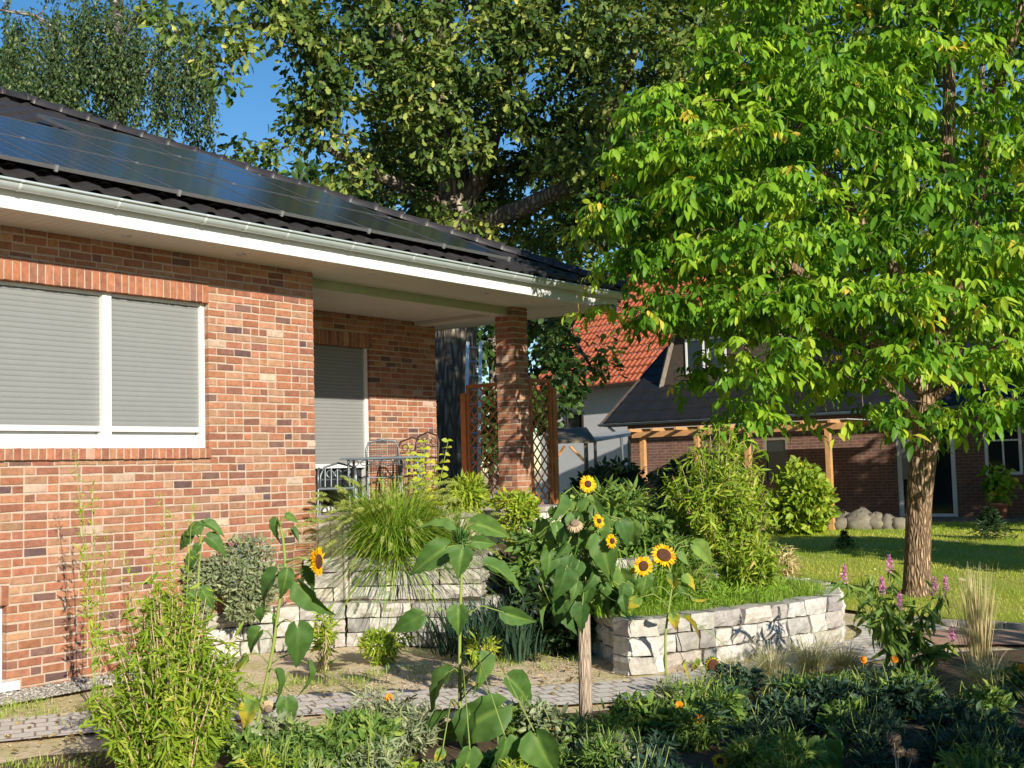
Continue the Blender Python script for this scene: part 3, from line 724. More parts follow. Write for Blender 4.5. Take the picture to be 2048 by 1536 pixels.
def tree(name, label, base, limbs, clumps, leaf_fn, bark_m, leaf_m, r, group=None):
    t = thing(name, label, 'tree', base, group)
    mb = MB(); wood(mb, skeleton(limbs, clumps, r)); mb.build('trunk', bark_m, t, True)
    lb = MB(); leaf_fn(lb, clumps, r); lb.build('crown', leaf_m, t, True)
    return t
def simple_leaves(tpl, per, rad, size, up=.5, droop=.35):
    def fn(mb, C_, r):
        n = len(C_)*per; c = np.repeat(C_, per, 0); off = rdir(r, n)*(r.uniform(0, 1, (n, 1))**.6)*rad; off[:, 2] *= .75
        D = unit(off+r.normal(size=(n, 3))*rad*.6); D[:, 2] -= droop; N = rdir(r, n, up*2)
        base = np.repeat(r.uniform(.15, .75, len(C_)), per); tnt = np.clip(base+r.normal(size=n)*.16, 0, 1)
        mb.leaves(tpl[0], tpl[1], c+off, D, N, r.uniform(.7, 1.25, n)*size, tnt)
    return fn
def walnut_leaves(mb, C_, r):
    per = 8; n = len(C_)*per; c = np.repeat(C_, per, 0)
    az = r.uniform(0, 2*PI, n); el = r.uniform(-.5, .6, n); D = np.column_stack([np.cos(az)*np.cos(el), np.sin(az)*np.cos(el), np.sin(el)])
    P0 = c+D*r.uniform(.0, .10, (n, 1))+r.normal(size=(n, 3))*.05; ln = r.uniform(.20, .42, n)
    base = np.clip(np.repeat(r.uniform(.05, .85, len(C_)), per)+r.normal(size=n)*.12, 0, .95); base[r.random(n) < .010] = 1.
    S = unit(np.cross(D, A(0, 0, 1))); dn = A(0, 0, -1)
    for i, (t, sd) in enumerate(((.28, 1), (.30, -1), (.52, 1), (.55, -1), (.78, 1), (.80, -1), (1., 0))):
        P = P0+D*(ln*t)[:, None]+dn*(ln*t*t*.32)[:, None]
        dd = D*(.55 if sd else 1.)+S*sd*.85+dn*(r.uniform(.2, 1.5, (n, 1)))+r.normal(size=(n, 3))*.22
        Nn = unit(A(0, 0, 1)+D*.35+S*sd*.25+r.normal(size=(n, 3))*.4)
        tn = np.clip(base+r.normal(size=n)*.07, 0, 1); T = LF_OVAL[0].copy(); T[:, 2] *= r.uniform(.4, 1.6)
        mb.leaves(T, LF_OVAL[1], P, dd, Nn, ln*r.uniform(.30, .50, n), tn)
r = np.random.default_rng(21)
# ---- walnut on the lawn
wb = gnd(1835, 1195); WT = A(wb[0], wb[1], hgt(wb[0], wb[1])-.05)
def wt(px, py, d): return at(px, py, d)
limbs = [([WT, WT+A(.0, .0, .12), at(1835, 1120, 15.3), at(1838, 1000, 15.3), at(1850, 880, 15.3), at(1858, 800, 15.3), at(1870, 640, 15.4), at(1890, 450, 15.5), at(1900, 200, 15.6), at(1890, -100, 15.6)], [.24, .185, .162, .157, .17, .15, .13, .11, .08, .04]),
         ([at(1862, 760, 15.3), at(1900, 600, 15.1), at(1955, 420, 15), at(1978, 260, 15), at(2010, 120, 15), at(2060, -50, 15)], [.14, .12, .085, .075, .07, .05]),
         ([at(1856, 790, 15.3), at(1760, 690, 15), at(1620, 560, 14.6), at(1480, 450, 14.2), at(1360, 380, 14)], [.11, .085, .06, .045, .02]),
         ([at(1868, 660, 15.4), at(1740, 470, 15.2), at(1600, 280, 15), at(1480, 120, 14.8)], [.09, .07, .05, .03]),
         ([at(1850, 860, 15.3), at(1800, 800, 14.6), at(1700, 700, 13.8), at(1600, 640, 13.3)], [.08, .06, .045, .02]),
         ([at(1856, 800, 15.3), at(1920, 760, 14.9), at(1990, 700, 14.3), at(2060, 640, 14)], [.08, .06, .04, .02]),
         ([at(1885, 500, 15.5), at(1800, 300, 16.4), at(1700, 150, 17)], [.07, .05, .03])]
wbl = [(1330,430,13.8,.85),(1295,260,14.3,.6),(1450,330,13.5,1.0),(1370,190,14.2,.6),(1400,560,13.4,.75),(1450,130,14.2,.8),(1560,60,14.5,.95),(1600,230,13.6,1.0),(1560,500,13.1,.95),(1490,690,13.1,.55),(1640,640,12.9,.85),(1710,520,13.0,.8),(1750,140,14,1.05),(1850,580,12.8,.85),(1800,720,13,.6),(1960,690,13.2,.75),(1960,470,13.6,.9),(1900,60,14.5,.9),(2090,300,14,1.1),(2000,830,14.2,.55),(2090,560,14,.9),(1330,560,13.9,.55),(1265,505,14.2,.45),(1270,350,14.4,.45),(1235,420,14.6,.4),(1240,600,14.6,.38),(1300,520,14.2,.5),(1340,300,14.2,.6),(1250,330,14.5,.35),(1380,450,14,.6),(1440,760,13.3,.3),(1570,820,14.5,.35),(1420,700,14.6,.4),(1340,640,14.8,.3),(1500,560,13,.5),(1850,400,13.8,.6),(1790,300,14.2,.6),
       (1380,420,15.6,.8),(1480,560,15.5,.8),(1600,520,16,1.0),(1750,640,16,.9),(1900,600,16.5,1.1),(1450,200,16,.9),(2020,500,16.5,1.2),(1500,300,16.3,1.3),(1800,450,17,1.3),(1650,100,16.5,1.4),(1950,300,17,1.4),(1640,710,15.4,.75),(1780,790,15.9,.5),(1930,850,15.6,.45),(1560,700,15.2,.6),(1390,640,14.6,.35),(1480,800,13.2,.25),(1530,770,13.4,.3),(2040,760,14.6,.6),
       (1500,-150,15,1.3),(1750,-250,15,1.5),(1980,-180,15,1.4),(1700,-480,15.5,1.3),(2150,-50,15,1.5),(2200,400,15.5,1.4)]
wc = []
for px, py, d, rr in wbl:                                             # foliage in drooping tiers, as the limbs carry it
    c = at(px, py, d); n = max(2, int(24*rr**2.2)); v = rdir(r, n)*(r.uniform(.1, 1, (n, 1))**.5)*rr; lay = .62
    zq = np.round((v[:, 2]*.85+(c[2] % lay))/lay)*lay-(c[2] % lay); v[:, 2] = zq+r.normal(0, .07, n)-.22*((v[:, 0]**2+v[:, 1]**2)/rr**2)*min(rr, 1)
    wc.append(c+v)
wc = np.vstack(wc)
tree('walnut_tree', 'bright green walnut tree with a thick bare trunk standing on the lawn', WT, limbs, wc, walnut_leaves, M['bark_walnut'], M['leaf_walnut'], r)
# ---- old oak behind the porch
ob = at(905, 900, 24.5); OB = A(ob[0], ob[1], hgt(*ob[:2])-.1)
limbs = [([OB, OB+A(0, 0, .5), at(906, 860, 24.5), at(908, 700, 24.5), at(912, 560, 24.5), at(914, 440, 24.5), at(905, 300, 24.6), at(880, 120, 24.8), at(900, -100, 25), at(880, -320, 25)], [.75, .56, .50, .47, .43, .38, .28, .22, .18, .1]),
         ([at(914, 500, 24.5), at(960, 450, 24), at(1060, 410, 23.3), at(1140, 370, 22.8), at(1200, 280, 22.5), at(1250, 160, 22.3), at(1300, 20, 22)], [.24, .2, .17, .15, .12, .1, .05]),
         ([at(912, 450, 24.5), at(970, 330, 24.3), at(1010, 180, 24.2), at(1040, 20, 24), at(1080, -150, 24)], [.22, .18, .15, .12, .08]),
         ([at(905, 330, 24.6), at(850, 200, 24.2), at(790, 60, 23.8), at(740, -80, 23.5)], [.2, .16, .13, .08]),
         ([at(900, 420, 24.5), at(800, 370, 23.6), at(710, 330, 23), at(640, 290, 22.6)], [.17, .12, .09, .04]),
         ([at(870, 240, 24.4), at(760, 150, 23.4), at(650, 70, 22.5), at(520, 50, 21.5), at(420, 60, 21)], [.15, .12, .09, .07, .03]),
         ([at(930, 560, 24.5), at(1010, 580, 23.5), at(1090, 620, 22.5), at(1150, 680, 22), at(1185, 740, 21.8)], [.12, .08, .05, .035, .02])]
obl = [(650,60,22.5,.85),(630,165,22.3,.65),(660,240,22.6,.75),(640,110,22,.45),(760,150,22.6,.9),(830,60,22.8,.9),(700,340,22.8,.45),(480,310,22.6,.38),(560,320,22.8,.35),(640,390,23,.35),(740,420,24.5,.5),(860,190,22.4,.8),(950,120,22.5,.85),(900,290,22.6,.6),(1010,60,22.6,.8),(1090,80,22.3,.85),(1080,220,22.6,.7),(1000,250,23,.5),(960,200,25.5,.9),(1150,180,22,.75),(1200,60,22,.85),(1190,330,21.8,.65),(1120,300,22.6,.6),(1250,240,21.8,.6),(1290,100,21.8,.8),(1180,450,22.2,.55),(1260,420,22,.55),(1110,500,23.5,.4),(1230,560,22.5,.3),(1330,200,22.5,.8),(1380,60,22.5,.8),
       (800,260,26,1.0),(900,400,26.5,.9),(1000,430,26,.7),(1080,440,26,.7),(780,40,26,1.2),(1000,-20,26,1.2),(1150,20,25.5,1.2),(820,380,26,.6),
       (1120,655,21.8,.33),(1185,735,21.6,.30),(1080,700,22,.3),(1165,610,22,.4),(1210,690,21.8,.22),(1140,760,21.7,.2),
       (470,110,20.5,.33),(430,150,20.5,.2),(530,40,20.8,.3),(445,40,20.5,.42),(350,40,20.3,.4),(400,100,20.5,.25),(560,20,21,.5),(440,165,20.5,.14),(500,-30,21,.6),
       (935,320,23.6,.45),(955,450,23.3,.4),(870,400,23.8,.4),(960,330,25.5,.6),(1020,330,24.5,.55),(860,330,25.5,.6),(980,400,25,.5),(1050,470,24,.45),(900,440,25.5,.5),(840,450,26,.5),(980,480,25,.4),(1130,420,24,.6),(1200,250,24,.8),(1100,330,24.5,.7),(1180,500,24.5,.5),(1010,540,24,.35),(760,330,24.5,.6),(1270,330,23.5,.7),(1300,480,24.5,.5),(700,-120,23,1.4),(950,-200,23,1.6),(1200,-150,22.5,1.5),(1350,-80,22.5,1.2),(850,-350,24,1.8),(1100,-380,24,1.6)]
oc = blobs_to_clumps(obl, 35, r)
tree('oak_tree', 'huge old oak with thick trunk and dark limbs rising behind the bungalow porch', OB, limbs, oc, simple_leaves(LF_OAK, 34, .34, .17, .55), M['bark_oak'], M['leaf_oak'], r)
# ---- weeping birch far left
bb = at(230, 700, 27); BB = A(bb[0], bb[1], hgt(*bb[:2])-.1)
limbs = [([BB, at(232, 600, 27), at(235, 400, 27), at(240, 200, 27), at(235, 50, 27), at(240, -200, 27)], [.32, .26, .22, .17, .13, .06]),
         ([at(238, 230, 27), at(300, 130, 26.8), at(360, 60, 26.5), at(420, 40, 26.3)], [.1, .07, .05, .03]), ([at(238, 200, 27), at(150, 90, 26.8), at(70, 30, 26.5), at(0, 20, 26)], [.1, .07, .05, .03]), ([at(237, 90, 27), at(300, -20, 26.5), at(370, -60, 26)], [.08, .06, .03])]
bbl = [(150,20,26.5,.8),(250,60,26,.8),(60,70,26.5,.55),(320,30,26.3,.6),(210,130,25.5,.5),(120,170,25.5,.45),(240,-80,26.5,1.),(20,160,26,.3),(100,90,25.5,.5),(290,110,26,.4),(160,250,26,.35),(250,270,26.5,.3),(380,265,26.5,.16),(60,-60,26.5,.9)]
bc = blobs_to_clumps(bbl, 26, r)
def birch_leaves(mb, C_, r):
    simple_leaves(LF_SMALL, 26, .3, .10, .2, .8)(mb, C_, r)
    P = []; 
    for k in range(260):
        px = r.uniform(10, 425); top = r.uniform(-20, 150)*(1 if px < 330 else .9)+(20 if px > 330 else 0); bot = r.uniform(150, 330); d = r.uniform(25, 27.5)
        a = at(px, top, d); ln = (bot-top)/FPX*d; n = int(ln*42); t = r.uniform(0, 1, n)
        sw = r.normal(size=3)*.10; q = a+A(0, 0, -1)*(t*ln)[:, None]+sw*(t**2)[:, None]+r.normal(size=(n, 3))*.05; P.append(q)
    P = np.vstack(P); n = len(P); D = r.normal(size=(n, 3))*.5+A(0, 0, -1)
    mb.leaves(LF_SMALL[0], LF_SMALL[1], P, D, rdir(r, n, .1), r.uniform(.06, .12, n), np.clip(r.normal(.5, .22, n), 0, 1))
tree('weeping_birch', 'weeping birch with thin hanging strands of leaves behind the roof ridge', BB, limbs, bc, birch_leaves, M['bark_birch'], M['leaf_birch'], r)
# ---- trees in the back
def back_tree(px, d, h_px, rad, label, seed, n=130, name='leafy_tree', lm='leaf_far', per=52, lsize=.28):
    r2 = np.random.default_rng(seed); b0 = at(px, 930, d); B0 = A(b0[0], b0[1], hgt(*b0[:2])-.1); top = at(px, h_px, d)
    ctr = .45*B0+.55*top; hh = (top[2]-B0[2])
    v = rdir(r2, n)*(r2.uniform(.2, 1, (n, 1))**.4); C_ = ctr+v*A(rad, rad, hh*.42); C_ += r2.normal(size=C_.shape)*.25; lr_ = .8*max(1, rad/5)
    return tree(name, label, B0, [([B0, B0*.6+ctr*.4+A(.2, 0, 0), ctr, top-A(0, 0, hh*.15)], [.3, .24, .18, .06])], C_, simple_leaves(LF_BROAD, per, lr_, lsize, .5), M['bark_oak'], M[lm], r2)
back_tree(1560, 60, -260, 7.5, 'tall dark tree filling the background left of the walnut trunk', 31, 210, lsize=.45)
back_tree(1960, 62, -320, 8.5, 'tall leafy tree rising beyond the brick house at the right edge', 32, 210, lsize=.45)
back_tree(1250, 58, 120, 5.5, 'distant round tree seen beyond the orange roof', 33, 130, lsize=.4)
back_tree(700, 52, 200, 6, 'distant leafy tree showing low behind the oak limbs', 34, 120, lsize=.4)
back_tree(60, 42, 60, 4.6, 'pale green tree at the far left above the roof ridge', 35, 120, lsize=.3)
back_tree(985, 46, 470, 3.2, 'dark leafy tree showing in the gap between house wall and terrace pillar', 36, 120, lsize=.3)
# trees and hedge added outside the view to throw the shade seen in it
for i, (x, y, hh, rad) in enumerate(((15.0, -9.5, 7.2, 2.6), (18.2, -7.6, 6.8, 2.2), (7.4, -10.6, 5.4, 1.15))):
    r2 = np.random.default_rng(50+i); B0 = A(x, y, .3); ctr = A(x, y, hh*.62); v = rdir(r2, 80)*(r2.uniform(.2, 1, (80, 1))**.4)*A(rad, rad, hh*.36)
    tree('garden_tree', ['round leafy tree at the right end of the lawn beyond the frame', 'second leafy tree by the brick neighbour house beyond the frame', 'slender fruit tree beyond the right edge shading the middle of the lawn', 'small fruit tree beyond the right edge shading the far lawn'][i], B0, [([B0, A(x+.1, y, hh*.35), ctr, A(x, y, hh*.9)], [.18, .15, .11, .03])], ctr+v, simple_leaves(LF_BROAD, 46, .6, .22, .5), M['bark_oak'], M['leaf_far'], r2)
r2 = np.random.default_rng(60); n = 330
C_ = np.column_stack([r2.uniform(-13, .5, n), -12.1+r2.uniform(-.5, .5, n), r2.uniform(.3, 2.8, n)]); C_[:, 2] += .25*np.sin(C_[:, 0]*1.7)
tree('garden_hedge', 'tall clipped hedge across the garden behind the viewer', A(-6.5, -12.1, ZG), [([A(x, -12.1, 0), A(x, -12.1, 2.2)], [.05, .02]) for x in np.arange(-12.5, 0, 1.2)], C_, simple_leaves(LF_BROAD, 60, .45, .12, .3), M['bark_oak'], M['leaf_far'], r2)['category'] = 'hedge'
# ================================================================ neighbours' houses, pergola, terrace things
def brick_tex(name, axis, c1, c2, mo):
    m, nt, b = mat(name); co = coords(nt); sp = nt.nodes.new('ShaderNodeSeparateXYZ'); L(nt, co, sp.inputs[0]); cb = nt.nodes.new('ShaderNodeCombineXYZ')
    L(nt, sp.outputs[axis], cb.inputs[0]); L(nt, sp.outputs[2], cb.inputs[1])
    bt = node(nt, 'ShaderNodeTexBrick'); bt.inputs['Scale'].default_value = 1; bt.inputs['Brick Width'].default_value = .24; bt.inputs['Row Height'].default_value = .08; bt.inputs['Mortar Size'].default_value = .008
    for k, c in (('Color1', c1), ('Color2', c2), ('Mortar', mo)): bt.inputs[k].default_value = rgba(c)
    L(nt, cb.outputs[0], bt.inputs['Vector']); n = noise(nt, 5, 5, .7, co); r_ = ramp(nt, n.outputs['Fac'], [(.3, (.75,)*3), (.7, (1.2,)*3)])
    L(nt, mixc(nt, 1., bt.outputs['Color'], r_.outputs['Color'], 'MULTIPLY'), b.inputs['Base Color']); b.inputs['Roughness'].default_value = .9; bump(nt, b, bt.outputs['Fac'], -.4, .01); return m
M['brick_far'] = brick_tex('old_red_brick', 1, (.17, .075, .05), (.12, .055, .042), (.20, .155, .12))
M['slate'] = plain('black_slate', (.012, .012, .013), .6, .3, 6, bmp=.3, spec=.3)
M['timber_dark'] = plain('dark_timber', (.05, .035, .025), .8, .3, 8, bmp=.3)
M['larch'] = plain('oiled_larch', (.46, .24, .10), .6, .2, 9, bmp=.2)
M['trellis'] = plain('brown_stained_wood', (.36, .135, .045), .55, .25, 12, bmp=.2)
M['render_white'] = plain('white_render', (.74, .75, .78), .9, .06, 2, bmp=.15)
M['greywood'] = plain('grey_weathered_wood', (.19, .16, .125), .95, .3, 10, bmp=.4, spec=.1)
M['rust'] = plain('brown_iron', (.07, .035, .02), .6, .25, 12)
M['stakewood'] = bark('peeled_post', (.38, .29, .21), (.44, .345, .26), (30, 30, 1.6), .35)
M['terracotta'] = plain('terracotta', (.42, .17, .09), .8, .12, 8)
M['boulder'] = plain('field_stone', (.17, .15, .11), .95, .45, 7, bmp=.8)
M['sheet'] = plain('canopy_sheet', (.36, .37, .35), .8, .05, 2)
m, nt, b = mat('orange_roof_tile'); co = coords(nt); n = noise(nt, 4, 5, .7, co); r_ = ramp(nt, n.outputs['Fac'], [(.25, (.34, .08, .034)), (.75, (.56, .15, .065))]); L(nt, r_.outputs['Color'], b.inputs['Base Color']); b.inputs['Roughness'].default_value = .75; M['orange'] = m
h2 = thing('neighbour_house', 'old red brick house with black tiled roof and dormer behind the pergola', 'house', (24, 0, .4))
def part(parent, name, mats, fn, smooth=False):
    mb = MB(); fn(mb); return mb.build(name, mats, parent, smooth)
XF, Y0, Y1, ZE = 20.8, -9.0, 8.9, 3.13
def f(mb):
    holes = [(-.4, 1.05, .45, 2.6), (-1.95, -1.1, 1.45, 2.7), (3.95, 4.65, 1.4, 2.55)]
    ys = sorted({Y0, Y1}|{q for h in holes for q in h[:2]}); zs = sorted({0., 3.3}|{q for h in holes for q in h[2:]})
    for a, b_ in zip(ys[:-1], ys[1:]):
        for c, d in zip(zs[:-1], zs[1:]):
            if any(h[0] < (a+b_)/2 < h[1] and h[2] < (c+d)/2 < h[3] for h in holes): continue
            mb.box((XF, a, c), (XF+.3, b_, d))
    mb.box((XF+.301, Y1-.3, 0), (31, Y1, 3.3)); mb.box((XF+.301, Y0, 0), (31, Y0+.3, 3.3)); mb.box((30.7, Y0+.301, 0), (31, Y1-.301, 3.3))
    for y in (Y1-.3, Y0): mb.add([(XF+.1, y, 3.3), (31, y, 3.3), (26, y, 6.45), (XF+.1, y+.3, 3.3), (31, y+.3, 3.3), (26, y+.3, 6.45)], T=[[0,1,2],[5,4,3]])
part(h2, 'wall', M['brick_far'], f)
def f(mb):
    sl = (6.72-ZE)/(26-20.25); nr = 12
    for sgn in (1, -1):
        for i in range(nr):
            x0 = 20.25+(26-20.25)*i/nr; x1 = 20.25+(26-20.25)*(i+1)/nr+.04; z0 = ZE+sl*(x0-20.25)+.05; z1 = ZE+sl*(x1-20.25)+.01
            ys = np.arange(Y0-.6, Y1+.6, .3); w = .02*np.abs(np.sin(np.arange(len(ys))*1.57))
            a = (lambda x: x) if sgn == 1 else (lambda x: 52-x)
            V = np.array([[(a(x0), y, z0-.05+q) for y, q in zip(ys, w)], [(a(x0), y, z0+q) for y, q in zip(ys, w)], [(a(x1), y, z1+q) for y, q in zip(ys, w)]]); mb.grid(V, flip=(sgn == 1))
    mb.add([(20.25, Y1+.6, ZE-.06), (26, Y1+.6, 6.66), (26, Y0-.6, 6.66), (20.25, Y0-.6, ZE-.06)], [[0, 1, 2, 3]])
    mb.add([(31.75, Y1+.6, ZE-.06), (26, Y1+.6, 6.66), (26, Y0-.6, 6.66), (31.75, Y0-.6, ZE-.06)], [[3, 2, 1, 0]])
roof2 = part(h2, 'roof', M['slate'], f)
part(h2, 'gutter', M['zincdark'], lambda mb: halfpipe(mb, (20.2, Y0-.6, 0), (20.2, Y1+.6, 0), .06, ZE-.02, (-1, 0, 0)), True)
part(h2, 'verge_board', M['timber_dark'], lambda mb: [mb.tube([(20.3, Y1+.61, ZE-.04), (26, Y1+.61, 6.64)], .06, 4)])
part(h2, 'downpipe', M['zincdark'], lambda mb: mb.tube([(20.25, Y1+.3, ZE-.1), (20.6, Y1+.1, ZE-.4), (20.7, Y1+.08, .4)], .045, 8), True)
part(h2, 'soffit', M['timber_dark'], lambda mb: mb.box((20.25, Y0-.5, ZE-.09), (20.8, Y1+.5, ZE-.065)))
d_ = part(h2, 'dormer', M['timber_dark'], lambda mb: (mb.add([(22, 8.4, 4.1), (22, 4.2, 4.1), (22, 4.7, 5.72), (22, 7.9, 5.72), (25.0, 8.4, 6.0), (25.0, 4.2, 6.0), (25.0, 4.7, 6.3), (25.0, 7.9, 6.3)], [[0, 3, 2, 1], [0, 4, 7, 3], [1, 2, 6, 5], [3, 7, 6, 2]])))
part(d_, 'dormer_roof', M['slate'], lambda mb: mb.add([(21.6, 8.2, 5.74), (21.6, 4.4, 5.74), (25.3, 4.4, 6.45), (25.3, 8.2, 6.45), (21.6, 8.2, 5.84), (21.6, 4.4, 5.84), (25.3, 4.4, 6.55), (25.3, 8.2, 6.55)], [[0,3,2,1],[4,5,6,7],[0,1,5,4],[0,4,7,3],[1,2,6,5]]))
part(d_, 'dormer_trim', M['greywood'], lambda mb: mb.tube([(21.96, 8.45, 4.1), (21.96, 7.93, 5.72)], .09, 4))
part(d_, 'dormer_trim', M['greywood'], lambda mb: mb.tube([(21.96, 4.15, 4.1), (21.96, 4.67, 5.72)], .09, 4))
def dwin(mb):
    for a in (7.55, 6.85):
        rect = lambda y0, y1, z0, z1: mb.box((21.95, y0, z0), (21.995, y1, z1))
        rect(a-.62, a-.56, 4.5, 5.55); rect(a-.06, a, 4.5, 5.55); rect(a-.56, a-.06, 4.5, 4.57); rect(a-.56, a-.06, 5.48, 5.55)
part(d_, 'dormer_window', M['white'], dwin); part(d_, 'pane', M['darkwin'], lambda mb: mb.box((21.97, 6.2, 4.52), (21.985, 7.52, 5.53)))
dr = part(h2, 'patio_door', M['white'], lambda mb: (mb.box((20.84, -.4, .45), (20.9, -.28, 2.6)), mb.box((20.84, .93, .45), (20.9, 1.05, 2.6)), mb.box((20.84, -.28, 2.52), (20.9, .93, 2.6)), mb.box((20.84, -.28, .45), (20.9, .93, .53)), mb.box((20.85, .27, .53), (20.9, .35, 2.52))))
def sh(mb):
    n = 24
    for i in range(n): z = 1.38+i*(1.14/n); mb.box((20.80, .36, z), (20.83, .92, z+1.0/n))
part(dr, 'shutter', M['shutter'], sh); part(dr, 'pane', M['darkwin'], lambda mb: mb.box((20.87, -.28, .53), (20.88, .93, 2.52)))
wf = part(h2, 'window', M['white'], lambda mb: (mb.box((20.8, -1.95, 1.45), (20.86, -1.88, 2.7)), mb.box((20.8, -1.17, 1.45), (20.86, -1.1, 2.7)), mb.box((20.8, -1.88, 1.45), (20.86, -1.17, 1.52)), mb.box((20.8, -1.88, 2.63), (20.86, -1.17, 2.7)), mb.box((20.81, -1.88, 2.25), (20.85, -1.17, 2.29)), mb.box((20.81, -1.54, 1.52), (20.85, -1.5, 2.63))))
part(wf, 'pane', M['darkwin'], lambda mb: mb.box((20.84, -1.88, 1.52), (20.845, -1.17, 2.63)))
wf = part(h2, 'window', M['greywood'], lambda mb: (mb.box((20.8, 3.95, 1.4), (20.86, 4.02, 2.55)), mb.box((20.8, 4.58, 1.4), (20.86, 4.65, 2.55)), mb.box((20.8, 4.02, 2.48), (20.86, 4.58, 2.55)), mb.box((20.81, 4.02, 2.05), (20.85, 4.58, 2.09))))
part(wf, 'pane', M['darkwin'], lambda mb: mb.box((20.84, 4.02, 1.4), (20.845, 4.58, 2.48)))
part(h2, 'plinth_step', M['boulder'], lambda mb: mb.box((19.3, -3, .3), (20.795, 1.4, .46)))
# pergola
pg = thing('pergola', 'orange larch pergola with slim posts in front of the black-roofed house', 'pergola', (17.5, 3, .4))
for y in (5.33, 3.87, 2.6, .70): part(pg, 'post', M['larch'], lambda mb: mb.box((15.64, y-.055, .38), (15.76, y+.055, 2.56)))
part(pg, 'beam', M['larch'], lambda mb: mb.box((15.64, .3, 2.562), (15.76, 5.6, 2.70)))
for y in np.arange(.5, 5.6, .62): part(pg, 'rafter', M['larch'], lambda mb: mb.box((15.3, y-.03, 2.702), (20.0, y+.03, 2.77)))
part(pg, 'roof_sheet', M['sheet'], lambda mb: mb.box((15.8, .3, 2.773), (20.1, 5.6, 2.79)))
# canopy of pale cloth left of the pergola
cn = thing('sail_canopy', 'pale grey flat canopy between the wooden shelter and the pergola', 'canopy', (19, 8, .4))
part(cn, 'canopy_roof', M['sheet'], lambda mb: mb.add([at(1185, 885, 27), at(1262, 872, 26.2), at(1262, 862, 29.5), at(1185, 872, 30), at(1185, 882, 27), at(1262, 869, 26.2), at(1262, 859, 29.5), at(1185, 869, 30)], [[0,3,2,1],[4,5,6,7],[0,1,5,4],[1,2,6,5],[2,3,7,6],[3,0,4,7]]))
for px, d in ((1190, 27), (1258, 26.3)): part(cn, 'post', M['greywood'], lambda mb: mb.tube([at(px, 882, d), at(px, 882, d)*A(1, 1, 0)+A(0, 0, .3)], .04, 6))
# white house with orange roof
wc_ = at(1150, 930, 50); wn = unit(A(-.96, .28, 0)); we = unit(A(wn[1], -wn[0], 0))
if we @ CR < 0: we = -we
wh = thing('rendered_house', 'white rendered house with bright orange tiled roof in the distance', 'house', (wc_[0], wc_[1], .4))
Rw = np.column_stack([we, -wn, A(0, 0, 1)]); ow = A(wc_[0], wc_[1], 0)
part(wh, 'wall', M['render_white'], lambda mb: mb.box((-2.3, 0, 0), (7, 9, 5.3), R=Rw, o=ow))
def orf(mb):
    nr = 18
    for i in range(nr):
        y0, y1 = -.4+5.0*i/nr, -.4+5.0*(i+1)/nr+.03; z0, z1 = 5.15+5.6*i/nr+.06, 5.15+5.6*(i+1)/nr+.01
        xs = np.arange(-2.7, 7.5, .1); w = .03*np.sin(xs*2*PI/.3)
        V = np.array([[(x, y0, z0-.06) for x in xs], [(x, y0, z0+q) for x, q in zip(xs, w)], [(x, y1, z1+q) for x, q in zip(xs, w)]]); mb.grid(V@Rw.T+ow)
    B = np.array([(-2.7, 4.6, 10.7), (7.4, 4.6, 10.7), (7.4, 9.6, 5.1), (-2.7, 9.6, 5.1)])@Rw.T+ow; mb.add(B, [[0, 1, 2, 3]])
    G_ = np.array([(7.0, 0, 5.3), (7.0, 9, 5.3), (7.0, 4.6, 10.6)])@Rw.T+ow; mb.add(G_, T=[[0, 1, 2]])
part(wh, 'roof', M['orange'], orf)
part(wh, 'gutter', M['timber_dark'], lambda mb: mb.box((-2.7, -.5, 5.0), (7.4, -.36, 5.14), R=Rw, o=ow))
wp = at(1150, 850, 50)-ow; wx = wp@we; wz = wp[2]
fw = part(wh, 'window', M['timber_dark'], lambda mb: (mb.box((wx-.55, -.06, wz-.5), (wx-.45, .05, wz+.5), R=Rw, o=ow), mb.box((wx+.45, -.06, wz-.5), (wx+.55, .05, wz+.5), R=Rw, o=ow), mb.box((wx-.45, -.06, wz+.42), (wx+.45, .05, wz+.5), R=Rw, o=ow)))
part(fw, 'pane', M['darkwin'], lambda mb: mb.box((wx-.45, -.03, wz-.5), (wx+.45, -.02, wz+.42), R=Rw, o=ow))
# little wooden shelter
sc_ = at(1140, 900, 24); Rs = np.column_stack([CR*A(1, 1, 0)/np.linalg.norm(CR[:2]), unit(CF*A(1, 1, 0)), A(0, 0, 1)]); os_ = A(sc_[0], sc_[1], 0); zt = at(1140, 880, 24)[2]
st = thing('wooden_shelter', 'small weathered open wooden shelter with braced front behind the trellis', 'shelter', (sc_[0], sc_[1], .4))
part(st, 'shelter_roof', M['greywood'], lambda mb: (mb.add(np.array([(-.5, -.1, zt-.07), (.5, -.1, zt-.07), (.42, 1.3, zt+.22), (-.42, 1.3, zt+.22), (-.5, -.1, zt), (.5, -.1, zt), (.42, 1.3, zt+.29), (-.42, 1.3, zt+.29)])@Rs.T+os_, [[0,3,2,1],[4,5,6,7],[0,1,5,4],[1,2,6,5],[2,3,7,6],[3,0,4,7]])))
for x in (-.42, .32): part(st, 'post', M['greywood'], lambda mb: mb.box((x-.04, 0, .3), (x+.04, .08, zt-.07), R=Rs, o=os_))
for a, b_ in (((-.38, zt-.5), (-.1, zt-.12)), ((.28, zt-.42), (0, zt-.12))): part(st, 'brace', M['larch'], lambda mb: mb.tube([A(a[0], -.02, a[1])@Rs.T+os_, A(b_[0], -.02, b_[1])@Rs.T+os_], .03, 5))
